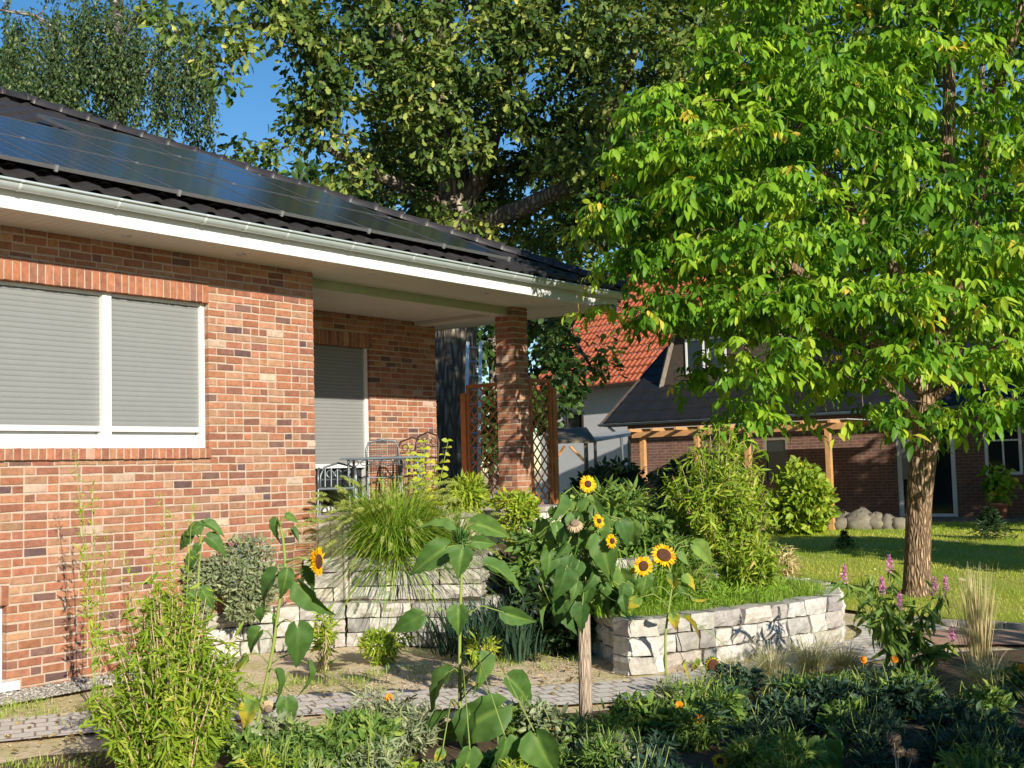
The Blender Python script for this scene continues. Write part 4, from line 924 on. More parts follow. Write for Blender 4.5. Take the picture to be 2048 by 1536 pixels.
# trellis screens beside the pillar
def trellis(o, u, w, z0, z1, label, posts=(True, True)):
    t = thing('trellis_screen', label, 'trellis', (o[0], o[1], z0)); u = A(*u, 0); n = A(-u[1], u[0], 0); R2 = np.column_stack([u, n, A(0, 0, 1)]); oo = A(o[0], o[1], 0)
    for i, x in enumerate((-.045, w+.045)):
        if posts[i]: part(t, 'post', M['trellis'], lambda mb: mb.box((x-.045, -.045, z0-.9), (x+.045, .045, z1-.12), R=R2, o=oo))
    part(t, 'frame', M['trellis'], lambda mb: (mb.box((0, -.022, z0), (.05, .022, z1), R=R2, o=oo), mb.box((w-.05, -.022, z0), (w, .022, z1), R=R2, o=oo), mb.box((.05, -.02, z0), (w-.05, .02, z0+.05), R=R2, o=oo), mb.box((.05, -.02, z1-.05), (w-.05, .02, z1), R=R2, o=oo)))
    def lat(mb):
        s = .17; H = z1-z0-.1; W = w-.1
        for sg, yy in ((1, -.009), (-1, .009)):
            for k in np.arange(-H, W+H, s):
                # clip the line x = k + sg*z to the frame
                zs_ = [0, H]; pts = []
                lo, hi = 0., H
                if sg > 0: lo = max(lo, -k); hi = min(hi, W-k)
                else: lo = max(lo, k-W); hi = min(hi, k)
                if hi-lo < .05: continue
                a = A(k+sg*lo+.05, yy, z0+.05+lo); b_ = A(k+sg*hi+.05, yy, z0+.05+hi); d = unit(b_-a); q = np.cross(d, A(0, 1, 0))
                V = [p+q*w_+A(0, t_, 0) for p in (a, b_) for w_ in (-.011, .011) for t_ in (-.004, .004)]
                mb.add(np.array(V)@R2.T+oo, [[0,1,3,2],[4,6,7,5],[0,4,5,1],[2,3,7,6],[0,2,6,4],[1,5,7,3]])
    part(t, 'lattice', M['trellis'], lat); return t
trellis((4.50, 1.55), (0, -1), 1.0, 1.43, 3.14, 'brown wooden lattice screen between terrace pillar and ladder')
trellis((4.40, .35), (1, 0), .52, 1.3, 3.16, 'narrow brown wooden lattice screen just right of the terrace pillar', (False, True))
# ladder against the oak
lo, hi = at(944, 960, 22.6), at(948, 684, 23.2); lu = unit(CR*A(1, 1, 0))
lt = thing('ladder', 'aluminium ladder leaning against the oak trunk behind the porch', 'ladder', (lo[0], lo[1], .4))
lo = lo+(lo-hi)*.35
for s_ in (-.13, .13): part(lt, 'rail', M['alu'], lambda mb: mb.tube([lo+lu*s_, hi+lu*s_*.95], .045, 4))
for t_ in np.linspace(.04, .97, 13): part(lt, 'rung', M['alu'], lambda mb: mb.tube([lo+(hi-lo)*t_-lu*.12, lo+(hi-lo)*t_+lu*.12], .018, 6))
# terrace furniture
def frame_axes(px, d): return np.column_stack([unit(CR*A(1, 1, 0)), unit(CF*A(1, 1, 0)), A(0, 0, 1)])
RT = frame_axes(0, 0)
tp = at(770, 922, 15.0); to = A(tp[0], tp[1], ZT)
tb = thing('garden_table', 'grey metal garden table with thin top on the brick house terrace', 'table', to)
def ttop(mb):
    mb.box((-.52, -.3, .665), (.52, .3, .69), R=RT, o=to)
part(tb, 'tabletop', M['zincdark'], ttop)
for x in (-.42, .42):
    for y in (-.24, .24): part(tb, 'leg', M['zincdark'], lambda mb: mb.tube([to+RT@A(x, y, .665), to+RT@A(x*1.02, y, .3), to+RT@A(x*.95, y*1.1, 0)], .016, 6))
part(tb, 'scrollwork', M['zincdark'], lambda mb: [mb.tube([to+RT@A(-.35+.14*i+.06*math.cos(t), -.28, .62+.035*math.sin(t)) for t in np.linspace(0, 2*PI, 12)], .006, 4) for i in range(6)])
def chair(px, d, rz, label, m_, mesh_m, w=.46, bh=.98, sh=.44, round_=True, kind='mesh'):
    p = at(px, 930, d); o = A(p[0], p[1], ZT); c, s_ = math.cos(rz), math.sin(rz); R2 = RT@np.array([[c, -s_, 0], [s_, c, 0], [0, 0, 1]])
    t = thing('garden_chair', label, 'chair', o); q = lambda x, y, z: o+R2@A(x, y, z)
    hw = w/2
    part(t, 'backrest_frame', m_, lambda mb: mb.tube([q(-hw, 0, sh), q(-hw, .06, bh-.12), q(-hw*.8, .07, bh-.02), q(0, .075, bh+(.03 if round_ else 0)), q(hw*.8, .07, bh-.02), q(hw, .06, bh-.12), q(hw, 0, sh)], .013, 6), True)
    part(t, 'seat', m_, lambda mb: (mb.tube([q(-hw, 0, sh), q(-hw, -.44, sh), q(hw, -.44, sh), q(hw, 0, sh), q(-hw, 0, sh)], .013, 6), [mb.tube([q(-hw, -y, sh), q(hw, -y, sh)], .006, 4) for y in np.arange(.03, .44, .03)]))
    def infill(mb):
        if kind == 'mesh':
            for x in np.arange(-hw+.02, hw, .022): mb.tube([q(x, .0, sh+.05), q(x, .065, bh-.02)], .0035, 3)
            for z in np.arange(sh+.05, bh-.03, .03): mb.tube([q(-hw, .06*(z-sh)/(bh-sh), z), q(hw, .06*(z-sh)/(bh-sh), z)], .0035, 3)
        else:
            for x in np.arange(-hw+.06, hw, .075): mb.tube([q(x, .0, sh+.02), q(x, .065, bh-.03)], .008, 4)
            for x in (-.1, 0, .1): mb.tube([q(x+.045*math.cos(t_), .068, bh-.1+.045*math.sin(t_)) for t_ in np.linspace(0, 2*PI, 12)], .007, 4)
            mb.tube([q(-hw, .055, bh-.17), q(hw, .055, bh-.17)], .009, 4)
    part(t, 'backrest', mesh_m, infill)
    for x, y in ((-hw, 0), (hw, 0), (-hw, -.44), (hw, -.44)): part(t, 'leg', m_, lambda mb: mb.tube([q(x, y, sh), q(x*1.05, y*1.04, 0)], .013, 6))
    for x in (-hw, hw): part(t, 'armrest', m_, lambda mb: mb.tube([q(x, .03, sh+.24), q(x, -.3, sh+.25), q(x, -.42, sh+.2), q(x, -.44, sh)], .013, 6), True)
    return t
chair(766, 15.5, .15, 'grey wire mesh garden chair with its back to the garden', M['zincdark'], M['zincdark'], .42, .92, .44, False)
chair(820, 15.9, -.4, 'brown scrolled iron chair beside the recessed wall, nearer the table', M['rust'], M['rust'], .42, .92, .44, True, 'bars')
chair(850, 16.35, -.6, 'brown scrolled iron chair farther back against the recessed wall', M['rust'], M['rust'], .40, 1.0, .44, True, 'bars')
chair(676, 14.9, .1, 'low tubular steel chair in front of the terrace door', M['zincdark'], M['zincdark'], .44, .60, .32, True, 'bars')
# boulders, flower pot
r3 = np.random.default_rng(77)
for i, (px, s_) in enumerate(((1690, .36), (1722, .42), (1752, .34), (1778, .30), (1800, .26))):
    p = gnd(px, 1058, .41); mb = MB(); n1, n2 = 10, 14
    th = np.linspace(.05, PI-.05, n1); ph = np.linspace(0, 2*PI, n2, endpoint=False)
    V = np.array([[(math.sin(a)*math.cos(b_), math.sin(a)*math.sin(b_), math.cos(a)) for b_ in ph] for a in th]); V = V*(1+.09*r3.normal(size=V.shape[:2])[..., None]+.12*np.sin(4*V[..., :1]+i)*np.cos(3*V[..., 1:2]))*A(.95, .8, .72)*s_+p+A(0, 0, s_*.25)
    mb.grid(V, wrap=True, flip=True); o = mb.build('boulder', M['boulder'], None, True, loc=p)
    tag(o, ['pale field boulder next to the right pergola post', 'largest field boulder edging the neighbour bed', 'rounded field boulder right of the largest one', 'mossy dark boulder second from the walnut trunk', 'small field boulder half hidden by the walnut trunk'][i], 'boulder', 'boulders edging the neighbour bed')
pp = gnd(2000, 1040, .42)
pt_ = thing('flower_pot', 'terracotta flower pot with a leafy plant against the neighbour wall', 'flower pot', pp)
part(pt_, 'pot', M['terracotta'], lambda mb: mb.lathe([(.001, 0), (.13, 0), (.19, .34), (.215, .34), (.215, .40), (.18, .40), (.17, .33), (.001, .33)], pp, 18), True)
part(pt_, 'plant', M['leaf_walnut'], lambda mb: simple_leaves(LF_BROAD, 60, .34, .16, .4)(mb, np.array([pp+A(0, 0, .62), pp+A(.1, .1, .85), pp+A(0, -.15, .9), pp+A(-.1, 0, 1.05)]), r3))
# ================================================================ garden plants
def pmat(n, stops, **k): M[n] = leafmat(n, stops, **k)
pmat('grass_green', [(0, (.12, .24, .02)), (.6, (.25, .40, .04)), (.85, (.38, .44, .10)), (1, (.62, .52, .30))], trans=.3)
pmat('straw', [(0, (.30, .25, .10)), (.6, (.50, .42, .22)), (1, (.62, .54, .32))], trans=.3)
pmat('feather', [(0, (.18, .20, .07)), (.4, (.38, .37, .17)), (1, (.64, .57, .35))], trans=.3)
pmat('bamboo_leaf', [(0, (.10, .18, .016)), (.55, (.25, .36, .03)), (.85, (.42, .46, .06)), (1, (.52, .42, .14))], trans=.35)
pmat('sunflower_leaf', [(0, (.05, .11, .028)), (.5, (.085, .17, .04)), (.72, (.17, .27, .06)), (.8, (.36, .36, .05)), (.92, (.50, .40, .04)), (1, (.30, .19, .09))], trans=.28, rough=.55, nz=9)
pmat('green_stem', [(0, (.12, .17, .04)), (.5, (.24, .30, .07)), (1, (.30, .22, .10))], trans=.05, rough=.6)
pmat('petal', [(0, (.75, .32, .004)), (.5, (.85, .50, .006)), (1, (.88, .62, .02))], trans=.35, rough=.5, tcol=(1.1, 1, .6))
pmat('marigold', [(0, (.75, .18, .004)), (.6, (.85, .30, .005)), (1, (.88, .45, .01))], trans=.3, tcol=(1.1, 1, .6))
pmat('greygreen', [(0, (.13, .17, .08)), (.6, (.24, .28, .15)), (1, (.40, .41, .24))], trans=.2)
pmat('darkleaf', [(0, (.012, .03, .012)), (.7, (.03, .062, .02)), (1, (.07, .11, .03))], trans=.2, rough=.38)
pmat('midleaf', [(0, (.06, .13, .025)), (.6, (.14, .24, .05)), (1, (.28, .36, .07))], trans=.3)
pmat('limeleaf', [(0, (.17, .28, .025)), (.6, (.33, .42, .04)), (1, (.55, .52, .07))], trans=.35)
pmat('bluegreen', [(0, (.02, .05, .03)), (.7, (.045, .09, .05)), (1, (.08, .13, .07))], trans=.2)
pmat('pink', [(0, (.58, .17, .38)), (1, (.75, .35, .55))], trans=.3, tcol=(1, 1, 1))
M['disc'] = plain('sunflower_disc', (.10, .035, .012), .9, .5, 60, bmp=1.)
M['dryhead'] = plain('dry_seed_head', (.30, .22, .14), .95, .4, 40, bmp=1.)
M['cane'] = plain('dry_cane', (.42, .31, .18), .7, .2, 12)
def blades(mb, C_, n, L0, L1, tilt, droop, w, r, tn=(.0, .8), spread=.05, seg=6, az=None):
    c = np.asarray(C_, float); a = r.uniform(0, 2*PI, n) if az is None else r.normal(az[0], az[1], n)
    th = np.abs(r.normal(0, tilt, n)); ln = r.uniform(L0, L1, n); k = r.uniform(.5, 1.3, n)*droop
    H = np.column_stack([np.cos(a), np.sin(a), np.zeros(n)]); S = np.column_stack([-np.sin(a+r.normal(0, .5, n)), np.cos(a), np.zeros(n)]); S = unit(S)
    base = c+H*(r.uniform(0, 1, n)**.5*spread)[:, None]+np.column_stack([r.normal(0, spread*.4, (n, 2)), np.zeros(n)])
    t = np.linspace(0, 1, seg+1)
    P = base[:, None]+(ln*np.sin(th))[:, None, None]*t[None, :, None]*H[:, None]+((ln*k*.55)[:, None]*t[None]**2)[..., None]*H[:, None]
    P[..., 2] += (ln*np.cos(th))[:, None]*t[None]-(ln*k)[:, None]*t[None]**2.2
    P[..., 2] = np.maximum(P[..., 2], ZG-.02)
    ww = w*r.uniform(.6, 1.3, n)[:, None]*(np.minimum(1, .55+t*1.5)*np.clip(1.06-t, 0, 1)**.6)[None]
    V = np.stack([P-S[:, None]*ww[..., None], P+S[:, None]*ww[..., None]], 2)     # n, seg+1, 2, 3
    idx = np.arange(n)[:, None]*(seg+1)*2+np.arange(seg)[None]*2
    Q = np.stack([idx, idx+1, idx+3, idx+2], -1).reshape(-1, 4)
    tt = np.clip(r.uniform(tn[0], tn[1], n)[:, None]+.15*t[None], 0, 1)
    mb.add(V.reshape(-1, 3), Q, c=np.repeat(tt.ravel(), 2)); return P
def leafy(mb, C_, rad, n, tpl, size, r, tn=(.2, .8), droop=.2, up=.6, shell=.5):
    rad = np.broadcast_to(np.asarray(rad, float), (3,))
    v = rdir(r, n); q = r.uniform(0, 1, (n, 1))**shell; P = np.asarray(C_, float)+v*q*rad
    D = unit(v*A(1, 1, .5)+r.normal(size=(n, 3))*.7); D[:, 2] -= droop-.25
    cl = np.sin(P[:, 0]*17+P[:, 1]*13)*np.sin(P[:, 2]*19+P[:, 0]*7)*.18
    mb.leaves(tpl[0], tpl[1], P, D, rdir(r, n, up), r.uniform(.6, 1.3, n)*size, np.clip(r.uniform(tn[0], tn[1], n)+cl, 0, 1))
def stems(mb, base, tops, r0, r, n=4, c=.5):
    for t_ in tops:
        b_ = np.asarray(base)+np.append(r.normal(0, .02, 2), 0); m_ = (b_+t_)/2+np.append(r.normal(0, .03, 2), .03); mb.tube([b_, (b_+m_)/2+A(0, 0, .01), m_, t_], [r0, r0*.9, r0*.8, r0*.4], n, c=c)
def ground_pt(px, py, z=None):
    p = gnd(px, py, ZG if z is None else z); return p
R5 = np.random.default_rng(90)
# ---- grasses
def grass_thing(name, label, base, cat, mat_, parts, r, group=None, heads=None):
    t = thing(name, label, cat, base, group); mb = MB()
    for kw in parts: blades(mb, base, r=r, **kw)
    mb.build('blades', M[mat_], t)
    if heads:
        hb = MB(); n, ln, dr, hl = heads; P = blades(hb, base, n, ln*.8, ln*1.1, .55, dr, .0022, r, (.5, .9), .07)
        for q in P:
            d = unit(q[-1]-q[-2]); s_ = np.linspace(0, 1, 22); ctr = q[-1]+d*(s_*hl)[:, None]-A(0, 0, 1)*(s_**2*hl*.25)[:, None]
            c = np.repeat(ctr, 7, 0); D = unit(rdir(r, len(c))+d*.6); hb.leaves(LF_LANCE[0], LF_LANCE[1], c, D, rdir(r, len(c)), .024, r.uniform(.6, 1, len(c)))
        hb.build('plumes', M['grass_green'], t)
    return t
fg = at(785, 1075, 13.0); fg[2] = 1.0
grass_thing('fountain_grass', 'big arching fountain grass with tan plumes spilling over the upper stone wall', fg, 'grass', 'grass_green', [dict(n=2300, L0=.75, L1=1.32, tilt=.60, droop=.60, w=.007, tn=(.05, .8), spread=.16), dict(n=1000, L0=.75, L1=1.15, tilt=.42, droop=.38, w=.006, tn=(.1, .8), spread=.2), dict(n=700, L0=.6, L1=.95, tilt=.95, droop=.7, w=.005, tn=(.0, .6), spread=.2)], R5, heads=(130, 1.1, .45, .14))
fg2 = at(900, 1085, 13.3); fg2[2] = 1.0
grass_thing('fountain_grass', 'smaller yellowish fountain grass right of the big one', fg2, 'grass', 'grass_green', [dict(n=600, L0=.5, L1=.95, tilt=.5, droop=.6, w=.005, tn=(.2, .9), spread=.12)], R5, heads=(30, .8, .5, .1))
fgd = [(1465, 1400, .55, 'pale feather grass tuft below the sunflower pair'), (1545, 1385, .62, 'pale feather grass tuft in the middle of the bed edge'), (1625, 1362, .60, 'pale feather grass tuft nearest the buddleia'), (1690, 1352, .45, 'short feather grass tuft at the end of the stone wall'), (1395, 1425, .38, 'small feather grass tuft beside the orange marigold')]
for px, py, ln, lab in fgd:
    b_ = ground_pt(px, py); grass_thing('feather_grass', lab, b_, 'grass', 'feather', [dict(n=520, L0=ln*.6, L1=ln*1.1, tilt=.42, droop=.5, w=.0022, tn=(.0, .9), spread=.06)], R5, 'feather grasses along the bed edge')
dg = ground_pt(1962, 1372); grass_thing('dry_grass', 'tall straw coloured dry grass clump at the path bend', dg, 'grass', 'straw', [dict(n=150, L0=.7, L1=1.02, tilt=.14, droop=.08, w=.004, tn=(.3, .9), spread=.05)], R5)
dg2 = ground_pt(1985, 1392); grass_thing('golden_grass', 'low golden grass hummock at the foot of the dry grass', dg2, 'grass', 'feather', [dict(n=700, L0=.3, L1=.6, tilt=.5, droop=.7, w=.003, tn=(.2, .8), spread=.08)], R5)
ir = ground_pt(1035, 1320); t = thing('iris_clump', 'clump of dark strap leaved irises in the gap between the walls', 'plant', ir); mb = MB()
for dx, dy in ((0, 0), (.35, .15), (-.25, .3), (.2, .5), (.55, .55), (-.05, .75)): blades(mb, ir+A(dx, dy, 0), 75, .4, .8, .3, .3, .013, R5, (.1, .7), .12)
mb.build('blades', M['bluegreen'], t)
for px, py, d, lab in ((1235, 1195, 11.0, 'strap leaved daylily clump right of the staked sunflower'), (1300, 1180, 11.5, 'strap leaved daylily clump behind the pair of sunflower heads'), (1255, 1130, 12.0, 'tall daylily clump behind the staked sunflower leaves')):
    b_ = at(px, py, d); b_[2] = .55; grass_thing('daylily_clump', lab, b_, 'plant', 'grass_green', [dict(n=300, L0=.4, L1=.85, tilt=.45, droop=.5, w=.009, tn=(.0, .6), spread=.18)], R5)
# ---- bamboo
def bamboo(label, base, h, rad, n, seed, size=.10, wisps=0):
    r = np.random.default_rng(seed); t = thing('bamboo_clump', label, 'bamboo', base); cm = MB(); lm = MB(); per = 70
    ns = max(8, n//per); 
    for i in range(ns):
        a = r.uniform(0, 2*PI); q = r.uniform(0, 1)**.6; top = base+A(math.cos(a)*rad*q, math.sin(a)*rad*q, h*(1.05-.45*q*q)*r.uniform(.55, 1.08)); b0 = base+A(math.cos(a)*rad*q*.35, math.sin(a)*rad*q*.35, 0)
        m_ = (b0+top)/2+A(math.cos(a), math.sin(a), 0)*(-.06*rad); pts = np.array([b0, (b0+m_)/2, m_, (m_+top)/2, top]); cm.tube(pts, [.006, .0055, .005, .004, .002], 4, c=.6)
        u = r.uniform(.12, 1.02, per); P = np.column_stack([np.interp(u, np.linspace(0, 1, 5), pts[:, k]) for k in range(3)])+rdir(r, per)*r.uniform(.02, .15, (per, 1))*rad*1.1
        D = rdir(r, per, .15); D[:, 2] -= .25; b_ = r.uniform(.2, .7); lm.leaves(LF_LANCE[0], LF_LANCE[1], P, D, rdir(r, per, .8), size*r.uniform(.6, 1.3, per), np.clip(b_+r.normal(0, .18, per), 0, 1))
    cm.build('canes', M['cane'], t); lm.build('leaves', M['bamboo_leaf'], t)
bamboo('bushy yellow green dwarf bamboo in the left foreground by the path', ground_pt(338, 1568), 1.06, .44, 8000, 1, .078)
bb_ = at(1440, 1160, 12.6); bb_[2] = .9; bamboo('feathery light green bamboo in the raised bed before the pergola', bb_, 1.28, .58, 7600, 2, .11)
bb2 = at(1500, 1190, 12.3); bb2[2] = .62; bamboo('low bamboo fringe spilling towards the lawn side of the raised bed', bb2, .62, .42, 3200, 22, .10)
r = np.random.default_rng(5)
def wispy(label, px, py, tops, seed):
    r = np.random.default_rng(seed); b_ = ground_pt(px, py); D0 = (b_-CAM)@CF; t = thing('wispy_stem_plant', label, 'plant', b_, 'tall wispy stems before the brick wall'); sm = MB(); lm = MB()
    for tx, ty in tops:
        top = at(tx, ty, D0); pts = np.array([b_, b_*.5+top*.5+A(.02, 0, 0), top]); sm.tube(pts, [.005, .004, .002], 4, c=.5)
        for u in np.arange(.3, 1., .045):
            p = b_+(top-b_)*u; n = 5; D = rdir(r, n, .6); 
            lm.leaves(LF_LANCE[0], LF_LANCE[1], p+D*.02, D, rdir(r, n, .5), r.uniform(.04, .10, n)*(1.2-u*.6), r.uniform(.3, .9, n))
    sm.build('stems', M['green_stem'], t); lm.build('leaves', M['bamboo_leaf'], t)
wispy('tall wispy stems before the brick wall, leftmost group', 190, 1415, [(150, 905), (165, 1000), (215, 1060), (185, 960)], 3)
wispy('tall wispy stems before the brick wall, beside the leftmost sunflower', 350, 1420, [(325, 985), (345, 1030), (300, 1080), (240, 1100), (385, 1010)], 4)
# ---- leafy shrubs and perennials
def bush(name, label, c, rad, n, tpl, size, m_, cat='shrub', seed=1, ground=None, group=None, tn=(.15, .85), droop=.2, extra=None, shell=.45):
    r = np.random.default_rng(seed); c = np.asarray(c, float); rad = np.broadcast_to(np.asarray(rad, float), (3,)); g0 = c-A(0, 0, rad[2]) if ground is None else A(c[0], c[1], ground)
    t = thing(name, label, cat, g0, group); sm = MB(); tops = c+rdir(r, 14)*rad*.75; stems(sm, g0, tops, .007+.004*rad[0], r, 4); sm.build('stems', M['cane'], t)
    lm = MB(); k = 9
    sub = c+rdir(r, k)*rad*r.uniform(.35, .6, (k, 1)); 
    for s_ in sub: leafy(lm, s_, rad*r.uniform(.42, .62), n//k, tpl, size, r, tn, droop, shell=shell)
    for f_ in (.15, .45, .7): leafy(lm, g0+(c-g0)*f_+A(r.normal()*.1, r.normal()*.1, .03)*rad[0], A(rad[0]*(.4+.4*f_), rad[1]*(.4+.4*f_), rad[2]*.35), n//8, tpl, size, r, tn, droop, shell=shell)
    lm.build('leaves', M[m_], t)
    if extra: extra(t, r)
    return t
bush('leafy_shrub', 'rounded light green shrub between two pergola posts at the lawn edge', at(1598, 1000, 25), A(.86, .80, .75), 3600, LF_BROAD, .15, 'limeleaf', seed=11, ground=.4, tn=(0, .7))
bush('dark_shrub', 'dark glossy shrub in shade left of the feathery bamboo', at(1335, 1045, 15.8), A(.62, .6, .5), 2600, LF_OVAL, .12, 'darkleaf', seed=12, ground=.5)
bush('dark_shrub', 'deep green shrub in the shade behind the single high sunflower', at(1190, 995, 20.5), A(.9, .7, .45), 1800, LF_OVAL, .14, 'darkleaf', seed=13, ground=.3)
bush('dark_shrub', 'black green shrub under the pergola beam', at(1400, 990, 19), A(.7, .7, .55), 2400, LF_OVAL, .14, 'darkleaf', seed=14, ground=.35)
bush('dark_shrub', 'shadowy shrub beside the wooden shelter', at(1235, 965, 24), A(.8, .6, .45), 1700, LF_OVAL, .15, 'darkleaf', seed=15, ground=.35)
bush('leafy_perennial', 'leafy green perennial mass behind the staked sunflower', at(1225, 1040, 13.2), A(.5, .45, .42), 2400, LF_LANCE, .17, 'midleaf', 'plant', 16, ground=.95, tn=(.3, 1))
bush('leafy_perennial', 'dark leafy perennial left of the staked sunflower', at(1090, 1105, 12.6), A(.38, .4, .40), 1500, LF_OVAL, .13, 'midleaf', 'plant', 17, ground=.55)
bush('spirea_shrub', 'low lime yellow shrub at the foot of the brick pillar', at(1028, 1015, 14.2), A(.28, .3, .20), 1500, LF_OVAL, .075, 'limeleaf', 'shrub', 18, ground=1.0)
bush('variegated_perennial', 'small yellow green perennial between fountain grass and lattice screen', at(930, 985, 14.6), A(.30, .25, .24), 1100, LF_LANCE, .13, 'limeleaf', 'plant', 19, ground=1.0)
def blue_fl(t, r):
    fm = MB(); c = at(500, 1130, 11.75); P = c+rdir(r, 240)*A(.42, .35, .26)*r.uniform(.6, 1.05, (240, 1)); fm.leaves(LF_SMALL[0], LF_SMALL[1], P, rdir(r, 240, .5), rdir(r, 240), .02, r.uniform(0, 1, 240)); fm.build('flowers', M['blueflower'], t)['kind'] = 'stuff'
pmat('blueflower', [(0, (.13, .13, .32)), (1, (.25, .24, .48))], trans=.2, tcol=(1, 1, 1))
bush('bluebeard_shrub', 'grey green bluebeard shrub on the low wall against the brick house', at(500, 1140, 11.75), A(.48, .38, .31), 5200, LF_OVAL, .055, 'greygreen', 'shrub', 20, ground=.52, extra=blue_fl, droop=0)
bush('sage_plant', 'small sage like plant on the wall top under the left sunflower', at(395, 1165, 11.6), A(.22, .2, .24), 1200, LF_OVAL, .06, 'greygreen', 'plant', 21, ground=.52)
def daisies(t, r):
    fm = MB(); P = at(760, 1275, 11.2)+rdir(r, 60)*A(.34, .2, .12)*r.uniform(.5, 1, (60, 1)); fm.leaves(LF_SMALL[0], LF_SMALL[1], P, rdir(r, 60), rdir(r, 60, 1), .02, r.uniform(.5, 1, 60)); fm.build('flowers', M['white'], t)['kind'] = 'stuff'
bush('daisy_clump', 'sprawling small daisy clump at the foot of the left stone wall', at(765, 1282, 11.2), A(.30, .2, .10), 900, LF_LANCE, .075, 'bamboo_leaf', 'plant', 22, ground=ZG, extra=daisies)
bush('weed_tuft', 'yellow green weed with upright stems at the wall foot left of the daisies', at(648, 1262, 10.9), A(.11, .1, .2), 200, LF_LANCE, .10, 'bamboo_leaf', 'plant', 23, ground=ZG)
bush('weed_tuft', 'yellowing weed tuft in front of the dark irises', at(965, 1292, 11.0), A(.15, .14, .11), 260, LF_LANCE, .09, 'limeleaf', 'plant', 24, ground=ZG)
bush('dried_perennial', 'browned perennial stems where the bamboo meets the lawn', at(1565, 1120, 14.2), A(.2, .2, .22), 300, LF_LANCE, .12, 'straw', 'plant', 25, ground=ZG)
bush('leafy_perennial', 'light green leafy perennial behind the two sunflower heads', at(1370, 1150, 11.9), A(.38, .35, .34), 1900, LF_LANCE, .13, 'midleaf', 'plant', 26, ground=.55, tn=(.3, 1))
bush('leafy_perennial', 'leafy perennial between the dark shrub and the feathery bamboo', at(1300, 1095, 12.6), A(.42, .35, .36), 1900, LF_OVAL, .11, 'midleaf', 'plant', 27, ground=.8)
bush('leafy_perennial', 'shaded leafy perennial in the gap left of the right stone wall', at(1120, 1200, 11.6), A(.4, .4, .4), 1800, LF_OVAL, .12, 'darkleaf', 'plant', 28, ground=ZG, tn=(.2, 1))
# mint like stalks by the terrace table
mt = at(850, 1000, 13.3); mt[2] = 1.0; t = thing('mint_stalks', 'upright bright green mint stalks in front of the terrace chairs', 'plant', mt); sm = MB(); lm = MB(); r = np.random.default_rng(8)
for tx, ty in ((818, 895), (848, 884), (896, 882), (835, 910), (870, 925)):
    top = at(tx, ty, 13.3+r.uniform(-.15, .15)); sm.tube([mt+A(r.normal()*.04, r.normal()*.04, 0), (mt+top)/2, top], [.006, .005, .003], 5)
    for i, u in enumerate(np.linspace(.25, 1., 13)):
        p = mt+(top-mt)*u; a = i*PI/2+r.uniform(-.3, .3)
        for s_ in (0, PI): D = np.array([[math.cos(a+s_), math.sin(a+s_), .25-.4*(1-u)]]); lm.leaves(LF_BROAD[0], LF_BROAD[1], p[None], D, (A(0, 0, .7)-CF*.7+r.normal(size=3)*.2)[None], .115*(1.25-u*.6), np.array([r.uniform(.5, 1)]))
sm.build('stems', M['green_stem'], t); lm.build('leaves', M['limeleaf'], t)
# buddleia
bd = ground_pt(1800, 1352); Dbd = (bd-CAM)@CF; t = thing('butterfly_bush', 'butterfly bush with drooping long leaves and pink flower spikes by the path', 'shrub', bd); sm = MB(); lm = MB(); fm = MB(); r = np.random.default_rng(9)
for tx, ty, fl in ((1745, 1150, 0), (1765, 1185, 1), (1790, 1200, 0), (1722, 1170, 0), (1800, 1215, 1), (1830, 1200, 0), (1870, 1185, 1), (1893, 1183, 1), (1845, 1250, 0), (1760, 1240, 0), (1905, 1285, 1), (1780, 1140, 1), (1690, 1160, 2), (1880, 1300, 0)):
    top = at(tx, ty, Dbd+r.uniform(-.25, .25)); m_ = (bd+top)/2+A(0, 0, .06); sm.tube([bd, m_, top], [.009, .006, .003], 5)
    for u in np.linspace(.35, 1, 15):
        p = bd+(m_-bd)*u*2 if u < .5 else m_+(top-m_)*(u-.5)*2; D = rdir(r, 2, .0); D[:, 2] -= .55; lm.leaves(LF_LANCE[0], LF_LANCE[1], np.tile(p, (2, 1)), D, rdir(r, 2, 1.2), r.uniform(.14, .25, 2)*(1.15-.4*u), r.uniform(.3, 1, 2))
    if fl:
        fm = MB(); n = 110; s_ = r.uniform(0, 1, n); P = top+A(0, 0, 1)*(s_*.12)[:, None]+rdir(r, n)*(.027*(1.1-s_))[:, None]; fm.leaves(LF_SMALL[0], LF_SMALL[1], P, rdir(r, n), rdir(r, n), .02, r.uniform(0, 1, n)); fm.build('flower_spike', M['pink'], t)
sm.build('stems', M['green_stem'], t); lm.build('leaves', M['midleaf'], t)
# ---- sunflowers
def heart_leaf():
    pr = [(-.13, .13), (-.07, .27), (.02, .36), (.12, .415), (.22, .43), (.33, .415), (.44, .375), (.55, .315), (.66, .24), (.76, .17), (.85, .105), (.93, .05), (1., .004)]
    fr = np.array([-1, -.8, -.5, -.22, -.04, .04, .22, .5, .8, 1]); V = []
    for i, (y, w) in enumerate(pr):
        for q in fr:
            yy = y if i > 2 else max(y, .05-.32*abs(q)-.0*i) if abs(q) < .3 else y
            ser = (.018 if i % 2 else -.012)*(abs(q) == 1)
            V.append((q*(w+ser), yy+.05*abs(q)*0, .30*abs(q)*w-.35*max(0, y)**2+.0))
    m = len(fr); Q = [[i*m+j, i*m+j+1, (i+1)*m+j+1, (i+1)*m+j] for i in range(len(pr)-1) for j in range(m-1)]
    return np.array(V, float), np.array(Q), np.tile(np.abs(fr) < .1, len(pr))
HEART = heart_leaf()
